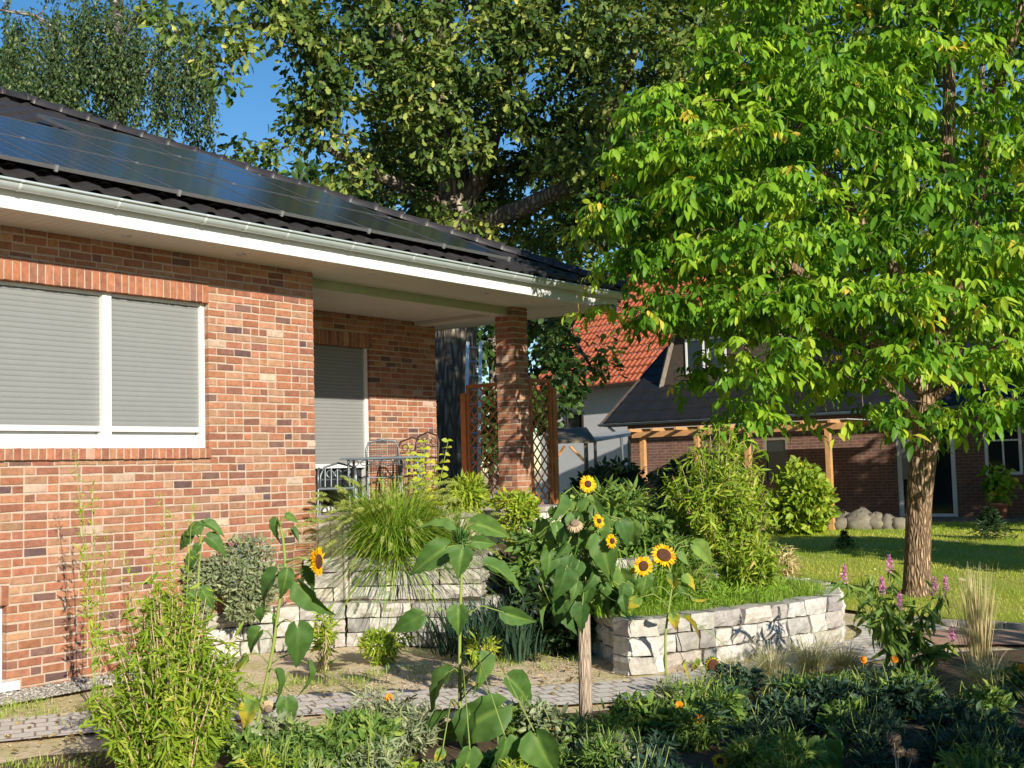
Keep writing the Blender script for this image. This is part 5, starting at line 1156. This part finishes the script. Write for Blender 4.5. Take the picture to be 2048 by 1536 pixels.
def one_leaf(parent, a, b_, w, tn, r, nrm=None, stalk=None, rough=.38):
    """a large heart shaped leaf hanging from a to b"""
    d = b_-a; ln = np.linalg.norm(d); N = unit(A(0, 0, 1)*.55-CF*.75+r.normal(size=3)*rough) if nrm is None else nrm
    T = HEART[0].copy(); T[:, 0] *= w*1.95; ph = r.uniform(0, 6, 3); dr = r.uniform(.0, .45); fo = r.uniform(-.1, .35)
    T[:, 2] += .035*np.sin(T[:, 1]*16+ph[0]-np.abs(T[:, 0])*14)*np.minimum(1, np.abs(T[:, 0])*6)+.03*np.sin(T[:, 0]*13+ph[1])*T[:, 1]-dr*np.maximum(0, T[:, 1])**2+fo*np.abs(T[:, 0])+r.normal(0, .004, len(T))
    mb = MB(); tv = np.clip(tn+.05*T[:, 1]+r.normal(0, .03, len(T)), 0, .74) if tn < .75 else np.clip(tn-.25+.4*T[:, 1]+.25*np.abs(T[:, 0])+r.normal(0, .05, len(T)), 0, 1)
    if tn < .75: tv[HEART[2]] = np.minimum(.70, tv[HEART[2]]+.2)
    D = unit(d); X = unit(np.cross(D, N)); Z = np.cross(X, D); V = a+ln*(T[:, :1]*X+T[:, 1:2]*D+T[:, 2:]*Z)
    # refine once so that the blade bends smoothly
    mb.add(V, HEART[1], c=tv)
    if stalk is not None: mb.tube(stalk, [.006, .005, .0045, .004], 5, c=.35, m=1)
    o = mb.build('leaf', [M['sunflower_leaf'], M['green_stem']], parent, True); return o
def flower_head(parent, c, n, rad, r, disc_r=.45, petals=26, dead=False, name='flower_head'):
    n = unit(n); e = bpy.data.objects.new(name, None); COL.objects.link(e); e.parent = parent; e.location = Vector(c)-world_loc(parent)
    d = MB(); rr = rad*disc_r; d.lathe([(.001, .012), (rr*.5, .014), (rr*.85, .010), (rr, .0), (rr*.9, -.016), (rr*.3, -.03), (.001, -.034)], c, 18, axis=n); d.build('disc', M['dryhead' if dead else 'disc'], e, True)
    a_ = A(0, 0, 1) if abs(n[2]) < .9 else A(1, 0, 0); u = unit(np.cross(a_, n)); v = np.cross(n, u); p = MB()
    for lay in range(2):
        k = petals; th = np.arange(k)*2*PI/k+lay*PI/k+r.normal(0, .06, k); D = np.cos(th)[:, None]*u+np.sin(th)[:, None]*v; P = c+D*rr*.82-n*(.004+.005*lay); D2 = D+n*(r.uniform(-.1, .45, k)[:, None]-(.9 if dead else 0))
        T, Q = leaf_t([(0, .10), (.35, .17), (.7, .12), (1, .01)], .3, .15); p.leaves(T, Q, P, D2, np.tile(n, (k, 1)), (rad-rr*.82)*r.uniform(.85, 1.12, k), r.uniform(0, 1, k)*(.4 if dead else 1))
    p.build('petals', M['cane' if dead else 'petal'], e)
    s = MB(); k = 18; th = np.arange(k)*2*PI/k; D = np.cos(th)[:, None]*u+np.sin(th)[:, None]*v; s.leaves(LF_OVAL[0], LF_OVAL[1], c+D*rr*.6-n*.022, D-n*.25, np.tile(-n, (k, 1)), rr*.9, np.full(k, .3)); s.build('sepals', M['sunflower_leaf'], e)
def above(px, py, d, h):
    p = at(px, py, d); return p if p[2] > ZG+h else gnd(px, py, ZG+h)
def sunflower(label, stem_px, leaves, heads, D0, seed, thick=.013, base_py=None, extra=None):
    r = np.random.default_rng(seed); pts = [at(x, y, D0+(q[0] if q else 0)) for x, y, *q in stem_px]
    b0 = pts[0].copy(); t = thing('sunflower', label, 'sunflower', b0)
    P = np.array(pts); s = MB(); tt = np.linspace(0, len(P)-1, 6*len(P)); Q_ = np.column_stack([np.interp(tt, np.arange(len(P)), P[:, i]) for i in range(3)])
    for _ in range(3): Q_[1:-1] = .5*Q_[1:-1]+.25*(Q_[:-2]+Q_[2:])
    s.tube(Q_, np.linspace(thick, thick*.6, len(Q_)), 8, c=.5); s.build('stem', M['green_stem'], t, True)
    for bx, by, tx, ty, dd, w, tn in leaves:
        b_ = at(tx, ty, D0+dd); da = D0+dd*.8
        if b_[2] < ZG+.04: b_ = gnd(tx, ty, ZG+.04); da = (b_-CAM)@CF+.03
        a = at(bx, by, da)
        j = np.argmin(np.linalg.norm(Q_-(a-A(0, 0, .06)), axis=1)); q = Q_[j]; mid = (q+a)/2+A(0, 0, .25*np.linalg.norm(a-q)); one_leaf(t, a, b_, w, tn, r, rough=.75 if len(leaves) > 40 else .42, stalk=[q, (q+mid)/2+A(0, 0, .01), mid, a])
    for hx, hy, dd, n, rad, kw in heads:
        c = at(hx, hy, D0+dd); j = np.argmin(np.linalg.norm(Q_-c, axis=1)); st = MB(); q = Q_[min(j, len(Q_)-1)]
        back = c-unit(n)*.03; st.tube([q, (q+back)/2+A(0, 0, .03), back], [.009, .008, .007], 6, c=.45); st.build('flower_stalk', M['green_stem'], t, True); flower_head(t, c, n, rad, r, **kw)
    return t
TOC = -CF; SUNV = unit(A(-.457, -.887, .36))
RT_ = CR
def face(right, up, fwd=1.): return unit(TOC*fwd+CR*right+A(0, 0, 1)*up)
sunflower('tall sunflower left of centre with one flower seen from the side',
    [(503, 1500), (520, 1420), (546, 1300), (558, 1210), (572, 1140), (566, 1075), (556, 1040)],
    [(553,1040,540,1085,-.1,.36,.5),(572,1032,600,1042,.1,.35,.6),(585,1058,600,1082,.1,.3,.2),(552,1148,496,1205,.0,.34,.15),(574,1142,566,1200,-.15,.34,.45),(600,1170,652,1245,-.1,.34,.45),(606,1140,640,1180,.1,.3,.3),(594,1252,602,1338,-.15,.42,.25),(520,1262,482,1300,-.1,.42,.3),(524,1218,512,1248,0,.4,.35),(551,1228,548,1252,0,.35,.4),(484,1312,458,1368,-.1,.5,.82),(552,1345,582,1395,-.1,.4,.3),(572,1398,580,1462,-.1,.42,.45),(508,1400,478,1465,-.1,.34,.86),(618,1328,632,1395,0,.16,.35),(530,1395,515,1420,0,.35,.4)],
    [(637, 1123, -.05, face(1.5, .1, .35), .098, dict(disc_r=.5)), (537, 1418, -.05, face(.2, -.4), .06, dict(dead=True))], 7.8, 1, .013)
sunflower('tall budding sunflower in the centre with big heart shaped leaves and no open flower',
    [(921, 1490), (920, 1420), (919, 1300), (921, 1200), (925, 1110), (922, 1082)],
    [(893,1095,812,1148,-.1,.34,.45),(926,1098,914,1155,-.3,.5,.5),(974,1130,1060,1160,-.05,.32,.5),(948,1048,1030,1066,.15,.3,.55),(902,1062,836,1030,.15,.3,.55),(945,1082,998,1090,.1,.3,.4),(918,1215,914,1270,-.25,.5,.45),(842,1232,778,1265,-.1,.36,.3),(1008,1225,1076,1250,.0,.3,.45),(958,1312,974,1386,-.25,.46,.5),(898,1345,826,1412,-.15,.44,.5),(1018,1358,1080,1408,-.05,.4,.45),(1000,1415,862,1500,-.35,.32,.45),(892,1432,800,1492,-.05,.36,.35),(940,1430,905,1500,-.2,.42,.3),(1072,1470,1108,1562,-.3,.5,.5),(1012,1478,1004,1560,-.25,.5,.4),(940,1500,925,1570,-.3,.5,.4),(885,1500,868,1530,-.3,.4,.84)],
    [], 7.95, 2, .0135)
# its bud
hb = [o for o in COL.objects if o.name.startswith('sunflower')][-1]
bdm = MB(); bc_ = at(922, 1078, 7.93); rq = np.random.default_rng(3); n = 70; v = rdir(rq, n); bdm.lathe([(.001, -.035), (.03, -.03), (.04, -.005), (.03, .02), (.001, .03)], bc_, 12); bdm.leaves(LF_OVAL[0], LF_OVAL[1], bc_+v*.03, v+A(0, 0, .5), v, .05, rq.uniform(.2, .6, n)); bdm.build('bud', M['sunflower_leaf'], [o for o in COL.objects if o.type == 'EMPTY' and o.get('category') == 'sunflower'][-1])
sunflower('leafy young sunflower without flower before the brick wall at the left', [(396, 1330), (394, 1230), (398, 1130), (404, 1052)],
    [(402,1052,364,1070,-.1,.4,.35),(410,1046,452,1062,0,.35,.4),(404,1048,438,1038,.1,.3,.5),(394,1110,358,1142,-.1,.4,.25),(415,1076,458,1102,0,.4,.3),(384,1068,350,1100,0,.34,.15),(398,1090,380,1112,-.1,.4,.3),(402,1180,436,1215,0,.36,.4),(392,1190,360,1225,-.1,.36,.4)], [], 9.6, 3, .012)
# the staked many-headed sunflower
r = np.random.default_rng(44); lv = []
for i in range(80):
    x = r.normal(1172, 48); y = r.uniform(985, 1215); 
    if abs(x-1172) > 105: continue
    ln = r.uniform(32, 56); lv.append((x, y, x+r.normal(0, 14)+(x-1172)*.12, y+ln, r.uniform(-.35, .35), r.uniform(.36, .5), r.choice([.1, .25, .4, .5, .6])))
lv += [(1130,1140,1122,1198,-.4,.5,.1),(1200,1075,1225,1160,-.4,.4,.5),(1165,1210,1155,1258,-.4,.45,.1),(1100,1200,1065,1245,-.1,.3,.45)]
sunflower('branching sunflower tied above a wooden post, drooping leaves and small yellow heads', [(1176, 1300, .15), (1172, 1200, .1), (1168, 1100, .1), (1165, 1030, .1), (1172, 985, .1)], lv,
    [(1176, 968, -.15, face(.3, .35), .062, dict(disc_r=.4)), (1150, 1046, -.45, face(-.1, 1.0), .066, dict(dead=True)), (1224, 1082, -.4, face(.9, .2), .05, dict(disc_r=.4)), (1198, 1042, -.4, face(.9, .4), .05, dict(disc_r=.35))], 8.3, 4, .014)
pst = gnd(1172, 1470); pt2 = at(1168, 1228, 8.1)
mb = MB(); mb.tube([pst-A(0, 0, .1), pst*.5+pt2*.5, pt2], [.047, .044, .041], 14); o = mb.build('wooden_post', M['stakewood'], None, True, loc=pst); tag(o, 'peeled round wooden post supporting the branching sunflower', 'post')
sunflower('sunflower with two open heads side by side over the right stone wall', [(1332, 1352), (1330, 1270), (1340, 1200), (1346, 1160), (1336, 1130)],
    [(1292,1150,1288,1196,-.1,.4,.5),(1345,1148,1346,1182,-.1,.45,.82),(1388,1090,1442,1126,.05,.34,.7),(1366,1158,1402,1172,0,.4,.83),(1384,1192,1408,1212,0,.5,.86),(1276,1196,1254,1222,-.1,.5,.86),(1344,1228,1356,1262,-.1,.4,.9),(1368,1236,1412,1262,0,.2,.98),(1275,1140,1245,1148,0,.25,.86),(1362,1105,1370,1130,.05,.4,.6),(1305,1175,1312,1192,0,.4,.55),(1360,1172,1378,1196,0,.4,.4),(1372,1080,1384,1100,.1,.3,.6)],
    [(1287, 1132, -.12, face(.15, .05), .083, dict(disc_r=.5)), (1328, 1110, -.05, face(.25, .75), .105, dict(disc_r=.58))], 9.7, 5, .011)
sunflower('withered sunflower with a single dark seed head at the bed edge', [(1400, 1420), (1405, 1370), (1418, 1335)], [(1372,1325,1368,1372,0,.2,.99),(1340,1370,1345,1400,0,.3,.98),(1395,1320,1385,1350,0,.25,.9)], [(1426, 1330, -.05, face(.3, -.1), .055, dict(disc_r=.8, dead=False, petals=14))], 8.9, 6, .008)
sunflower('young sunflower with broad dark leaves at the bottom edge in shade', [(1640, 1600), (1642, 1540), (1645, 1490)], [(1640,1480,1620,1530,-.1,.45,.5),(1650,1490,1690,1540,-.2,.5,.45),(1630,1500,1600,1545,0,.45,.3),(1660,1465,1700,1490,0,.4,.2),(1655,1510,1660,1570,-.3,.5,.5)], [], 6.7, 7, .01)
# ---- globe thistles
gt_ = gnd(1795, 1600); t = thing('globe_thistle', 'dried globe thistle with three round brown seed heads', 'plant', gt_); r = np.random.default_rng(12)
for hx, hy in ((1788, 1478), (1796, 1502), (1825, 1512)):
    c = at(hx, hy, 6.55); sm = MB(); sm.tube([gt_, (gt_+c)/2+A(.01, 0, 0), c], [.005, .004, .0035], 5); sm.build('stem', M['cane'], t)
    hm = MB(); n = 260; v = rdir(r, n); hm.lathe([(.001, -.024), (.018, -.016), (.024, 0), (.018, .016), (.001, .024)], c, 10); hm.leaves(LF_LANCE[0], LF_LANCE[1], c+v*.02, v, rdir(r, n), .022, r.uniform(0, 1, n)); hm.build('seed_head', M['dryhead'], t)
# ---- low flower bed plants: each its own mound, orange flowers on the marigolds
def marigold(label, px, py, rad, fl, seed, m_='midleaf', tpl=LF_LANCE, n=420, name='marigold_plant', d=None, group='marigold plants in the front bed', size=.07):
    r = np.random.default_rng(seed); b_ = gnd(px, py); D0 = (b_-CAM)@CF; t = thing(name, label, 'plant', b_, group)
    sm = MB(); stems(sm, b_, b_+A(0, 0, rad)+rdir(r, 8, .6)*rad*.7, .004, r); sm.build('stems', M['green_stem'], t)
    lm = MB(); 
    for s_ in range(5): leafy(lm, b_+A(r.normal()*rad*.4, r.normal()*rad*.4, rad*r.uniform(.35, .95)), rad*A(.6, .6, .5), n//5, tpl, size, r, (.1, .95), .1)
    lm.build('leaves', M[m_], t)
    for fx, fy in fl:
        c = at(fx, fy, D0); fm = MB(); k = 22; nn = face(r.normal()*.3, .6); u = unit(np.cross(nn, A(0, 0, 1))); v = np.cross(nn, u)
        for lay, (rr, tl) in enumerate(((.0, .1), (.006, .5))):
            th = np.arange(k)*2*PI/k+lay*.1; D = np.cos(th)[:, None]*u+np.sin(th)[:, None]*v; fm.leaves(*leaf_t([(0, .14), (.6, .2), (1, .06)], .1, .1), np.tile(c+nn*rr, (k, 1)), D+nn*tl, np.tile(nn, (k, 1)), .03-.007*lay, r.uniform(0, 1, k))
        fm.tube([c-nn*.004, (c+b_)/2+A(0, 0, .02), b_+A(0, 0, rad*.4)], [.003, .003, .003], 4, c=.3, m=1); fm.build('flower', [M['marigold'], M['green_stem']], t)
    return t
mg = [(560, 1530, .20, [], 'leafy'), (640, 1545, .22, [], ''), (705, 1490, .16, [], ''), (770, 1455, .2, [(778, 1395)], ''), (740, 1530, .2, [(741, 1460)], ''), (1055, 1480, .17, [(1052, 1440), (1085, 1425)], ''), (1110, 1500, .18, [(1105, 1455)], ''), (1225, 1500, .2, [], ''), (1270, 1470, .17, [], ''), (1335, 1430, .16, [(1333, 1385)], ''), (1358, 1470, .14, [(1358, 1411)], ''), (1400, 1500, .16, [(1400, 1437)], ''), (1728, 1400, .16, [(1727, 1319)], ''), (1790, 1405, .16, [(1789, 1318)], ''), (2040, 1400, .15, [(2044, 1335)], ''), (820, 1500, .18, [], ''), (480, 1540, .17, [], '')]
mlabels = ['low leafy bed plant right of the foreground bamboo', 'low leafy bed plant at the bottom edge left of the central sunflower', 'small leafy tuft at the path edge below the side-facing sunflower', 'marigold with one orange flower over the path, left of the central sunflower', 'marigold with a single low orange flower left of the central sunflower', 'marigold with two orange flowers right of the central sunflower', 'marigold with one orange flower just left of the wooden post', 'leafy tuft at the foot of the wooden post', 'leafy tuft right of the wooden post', 'marigold with one orange flower nearest the withered sunflower', 'marigold with one bright orange flower in front of the pale feather grass', 'marigold with one yellow orange flower above the dark bed', 'marigold with an orange flower left of the butterfly bush', 'marigold with an orange flower under the butterfly bush', 'marigold with an orange flower at the right edge of the photo', 'leafy bed plant under the central sunflower leaves', 'small leafy bed plant touching the bamboo foot']
for i, ((px, py, rad, fl, _), lab) in enumerate(zip(mg, mlabels)):
    marigold(lab, px, py, rad, fl, 100+i, 'midleaf' if i % 3 else 'greygreen', LF_LANCE if i % 2 else LF_OVAL, 620, 'marigold_plant' if fl else 'bed_plant', group='marigold plants in the front bed' if fl else 'low leafy plants in the front bed')
r = np.random.default_rng(171)
for i in range(38):
    px = 470+(i%26)*32+r.normal(0, 8); py = r.uniform(1545, 1690) if i < 26 else r.uniform(1480, 1545)
    if i >= 26: px = 640+(i-26)*54
    sm_ = .5 if 770 < px < 1215 else 1.
    if 770 < px < 1215: py = r.uniform(1530, 1640)
    marigold('low leafy green plant along the bottom edge of the photo', px, py, r.uniform(.13, .21)*sm_, [], 300+i, ('midleaf', 'greygreen', 'bamboo_leaf', 'midleaf')[i % 4], (LF_LANCE, LF_OVAL, LF_LANCE)[i % 3], 520, name='bed_plant', group='leafy plants along the bottom edge', size=.06)
# shaded perennials in the front right bed: many much alike
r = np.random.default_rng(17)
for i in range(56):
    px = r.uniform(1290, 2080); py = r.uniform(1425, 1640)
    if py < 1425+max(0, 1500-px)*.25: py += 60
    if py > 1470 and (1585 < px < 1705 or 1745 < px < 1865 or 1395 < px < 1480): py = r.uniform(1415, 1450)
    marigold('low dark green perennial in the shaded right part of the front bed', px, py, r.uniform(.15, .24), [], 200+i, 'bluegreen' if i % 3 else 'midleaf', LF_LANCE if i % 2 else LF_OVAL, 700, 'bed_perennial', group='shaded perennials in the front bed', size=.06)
rb = gnd(1440, 1590); t = thing('coneflower', 'yellow and red coneflower facing up at the bottom edge', 'flower', rb); c = at(1440, 1522, 6.75); sm = MB(); sm.tube([rb, c], [.004, .003], 5); sm.build('stem', M['green_stem'], t, True); flower_head(t, c, face(.1, .9), .05, r, disc_r=.4, petals=14)
# ---- ground cover
mb = MB(); r = np.random.default_rng(18)
gp = [(-.12, -3.95), (.6, -4.27), (1.5, -4.56), (2.22, -4.72), (3.02, -4.42), (3.55, -3.85), (3.8, -3.2), (2.4, -2.9), (1.0, -3.1)]
Pg = np.column_stack([r.uniform(-.2, 3.9, 900), r.uniform(-4.8, -2.8, 900)]); Pg = Pg[inside(Pg, gp)]
for p in Pg: blades(mb, A(p[0], p[1], .54), 55, .06, r.uniform(.12, .24), .55, .4, .0032, r, (.0, .75), .09, 3)
leafy(mb, A(1.7, -3.9, .60), A(1.2, .55, .10), 2600, LF_LANCE, .07, r, (.1, .7), .0)
tag(mb.build('ground_cover', M['grass_green'], None), 'dense low green ground cover filling the raised bed behind the right wall', 'ground cover', None, 'stuff')
mb = MB(); P = np.column_stack([r.uniform(4.0, 19, 90000), r.uniform(-9, 2.5, 90000)]); dist = P[:, 0]+9; P = P[inside(P, lawn_pts) & (r.uniform(0, 1, len(P)) < np.clip((16/dist)**1.6, .12, 1))]
n = len(P); B0 = np.column_stack([P, hgt(P[:, 0], P[:, 1])+.008]); az = r.uniform(0, 2*PI, n); H = np.column_stack([np.cos(az), np.sin(az), np.zeros(n)]); S = np.column_stack([-np.sin(az), np.cos(az), np.zeros(n)]); ln = r.uniform(.02, .055, n)*(1+(P[:, 0]-4)*.01); w = .0035*(1+(P[:, 0]-4)*.10)
V = np.stack([B0-S*w[:, None], B0+S*w[:, None], B0+A(0, 0, 1)*ln[:, None]+H*(ln*r.uniform(.1, .8, n))[:, None]], 1).reshape(-1, 3); patch = np.clip(.35+.25*np.sin(P[:, 0]*1.1+P[:, 1]*.7)+.2*np.sin(P[:, 0]*2.7-P[:, 1]*1.9)+r.normal(0, .15, n), 0, 1)
mb.add(V, T=np.arange(3*n).reshape(-1, 3), c=np.repeat(patch, 3)); pmat('lawn_blade', [(0, (.20, .31, .025)), (.5, (.38, .44, .045)), (1, (.58, .52, .14))], trans=.3)
tag(mb.build('lawn_grass', M['lawn_blade'], None), 'short mown lawn grass with dry yellowish patches under the walnut', 'grass', None, 'stuff')
mb = MB()
for i in range(150):
    u = r.uniform(0, 1); c = np.array([-4.6, -.9])*(1-u)+np.array([.1, -3.2])*u+r.normal(0, .28, 2)+np.array([.12, .25]); blades(mb, A(c[0], c[1], ZG-.015), 26, .03, .11, .6, .3, .0028, r, (.2, .95), .07, 3)
for i in range(90):
    u = r.uniform(0, 1); c = np.array([-5.2, -2.4])*(1-u)+np.array([-3.2, -3.7])*u+r.normal(0, .12, 2); blades(mb, A(c[0], c[1], ZG-.015), 22, .03, .10, .6, .3, .0028, r, (.2, .95), .06, 3)
tag(mb.build('sparse_grass', M['grass_green'], None), 'sparse dry grass on the sandy strip beside the path', 'grass', None, 'stuff')
# fallen leaves on the lawn
mb = MB(); n = 140; P = np.column_stack([r.uniform(4.3, 14, n), r.uniform(-7.5, -.5, n)]); P = P[inside(P, lawn_pts)]; n = len(P); mb.leaves(LF_OVAL[0], LF_OVAL[1], np.column_stack([P, hgt(P[:, 0], P[:, 1])+.04]), rdir(r, n, 0)*A(1, 1, .2), rdir(r, n, 2), .11, r.uniform(.3, 1, n))
tag(mb.build('fallen_leaves', M['straw'], None), 'scattered yellow fallen walnut leaves on the lawn', 'leaves', None, 'stuff')
# two seedling conifers on the lawn
for px, py, s_, lab in ((1690, 1098, .32, 'tiny conifer seedling on the lawn left of the walnut trunk'), (1982, 1085, .62, 'small young conifer on the lawn near the flower pot')):
    g0 = gnd(px, py, .33); t = thing('young_conifer', lab, 'tree', g0); sm = MB(); sm.tube([g0, g0+A(0, 0, s_)], [.012, .004], 5); sm.build('trunk', M['cane'], t)
    lm = MB(); n = 700; z = r.uniform(.12, 1, n); az = np.floor(r.uniform(0, 6, n))*PI/3+np.floor(z*6)*.5+r.normal(0, .12, n); q = r.uniform(.05, 1, n)*(1.05-z)*s_*.85; P = g0+np.column_stack([np.cos(az)*q, np.sin(az)*q, z*s_-q*.15]); D = np.column_stack([np.cos(az), np.sin(az), np.full(n, .1)])+r.normal(0, .5, (n, 3)); lm.leaves(LF_LANCE[0], LF_LANCE[1], P, D, rdir(r, n, 1), .09*s_/.5, r.uniform(0, .7, n)); lm.build('crown', M['darkleaf'], t)

# crumbs of soil and leaf litter lying on the sandy strip, the path and the bed
r = np.random.default_rng(71); mb = MB(); r_ = r
n = 2600; u = r.uniform(0, 1, n)[:, None]; P2 = np.array([[-4.8, -1.0]])*(1-u)+np.array([[.6, -3.6]])*u+r.normal(0, .42, (n, 2)); P = np.column_stack([P2, np.full(n, ZG-.012)])
pebbles(mb, P, r.uniform(.004, .016, n), np.array([[.46, .36, .25]])*r.uniform(.5, 1.15, (n, 1)))
tag(mb.build('soil_crumbs', M['stone'], None, True), 'loose crumbs of sandy earth scattered between path and stone wall', 'soil', None, 'stuff')
mb = MB(); n = 420; u = r.uniform(0, 1, n)[:, None]; P2 = np.array([[-4.6, -1.6]])*(1-u)+np.array([[2.4, -5.4]])*u+r.normal(0, .5, (n, 2)); P = np.column_stack([P2, np.full(n, ZG+.018)])
mb.leaves(LF_OVAL[0], LF_OVAL[1], P, rdir(r, n)*A(1, 1, .15), rdir(r, n, 2.5), r.uniform(.025, .08, n), r.uniform(0, 1, n)); pmat('litter', [(0, (.10, .06, .03)), (.5, (.28, .19, .09)), (1, (.48, .38, .16))], trans=.1)
tag(mb.build('leaf_litter', M['litter'], None), 'dry brown leaf litter scattered over path and bed edge', 'leaves', None, 'stuff')
# ================================================================ light, sky, camera
SUN_EL, SUN_DIR = math.radians(20.5), unit(A(.457, .887))        # direction the light travels, in plan
w = bpy.data.worlds.new('World'); SC.world = w; w.use_nodes = True
nt = w.node_tree; bg = nt.nodes['Background']
sky = nt.nodes.new('ShaderNodeTexSky'); sky.sky_type = 'NISHITA'; sky.sun_disc = False
sky.sun_elevation = SUN_EL
to_sun = -SUN_DIR
sky.sun_rotation = math.atan2(to_sun[0], to_sun[1])
sky.air_density = 1.0; sky.dust_density = .1; sky.ozone_density = 3.0
hs = nt.nodes.new('ShaderNodeHueSaturation'); hs.inputs['Saturation'].default_value = 1.25; L(nt, sky.outputs[0], hs.inputs['Color']); L(nt, hs.outputs[0], bg.inputs['Color']); bg.inputs['Strength'].default_value = .085
sl = bpy.data.lights.new('sun', 'SUN'); sl.energy = 5; sl.angle = math.radians(.5); sl.color = (1, .93, .80)
so = bpy.data.objects.new('sun', sl); COL.objects.link(so)
d = Vector((SUN_DIR[0]*math.cos(SUN_EL), SUN_DIR[1]*math.cos(SUN_EL), -math.sin(SUN_EL)))
so.rotation_euler = d.to_track_quat('-Z', 'Y').to_euler(); so.location = (-6, -14, 12)
cd = bpy.data.cameras.new('camera'); co_ = bpy.data.objects.new('camera', cd); COL.objects.link(co_)
cd.sensor_width = 36; cd.sensor_fit = 'HORIZONTAL'; cd.lens = FPX/2048*36; cd.clip_end = 2000; cd.clip_start = .05
R_ = Matrix(((CR[0], CU[0], -CF[0], CAM[0]), (CR[1], CU[1], -CF[1], CAM[1]), (CR[2], CU[2], -CF[2], CAM[2]), (0, 0, 0, 1)))
co_.matrix_world = R_
SC.camera = co_
SC.view_settings.view_transform = 'Standard'; SC.view_settings.look = 'None'; SC.view_settings.exposure = .66; SC.view_settings.gamma = 1
SC.render.engine = 'CYCLES'
SC.cycles.max_bounces = 8; SC.cycles.transparent_max_bounces = 8; SC.cycles.use_denoising = True
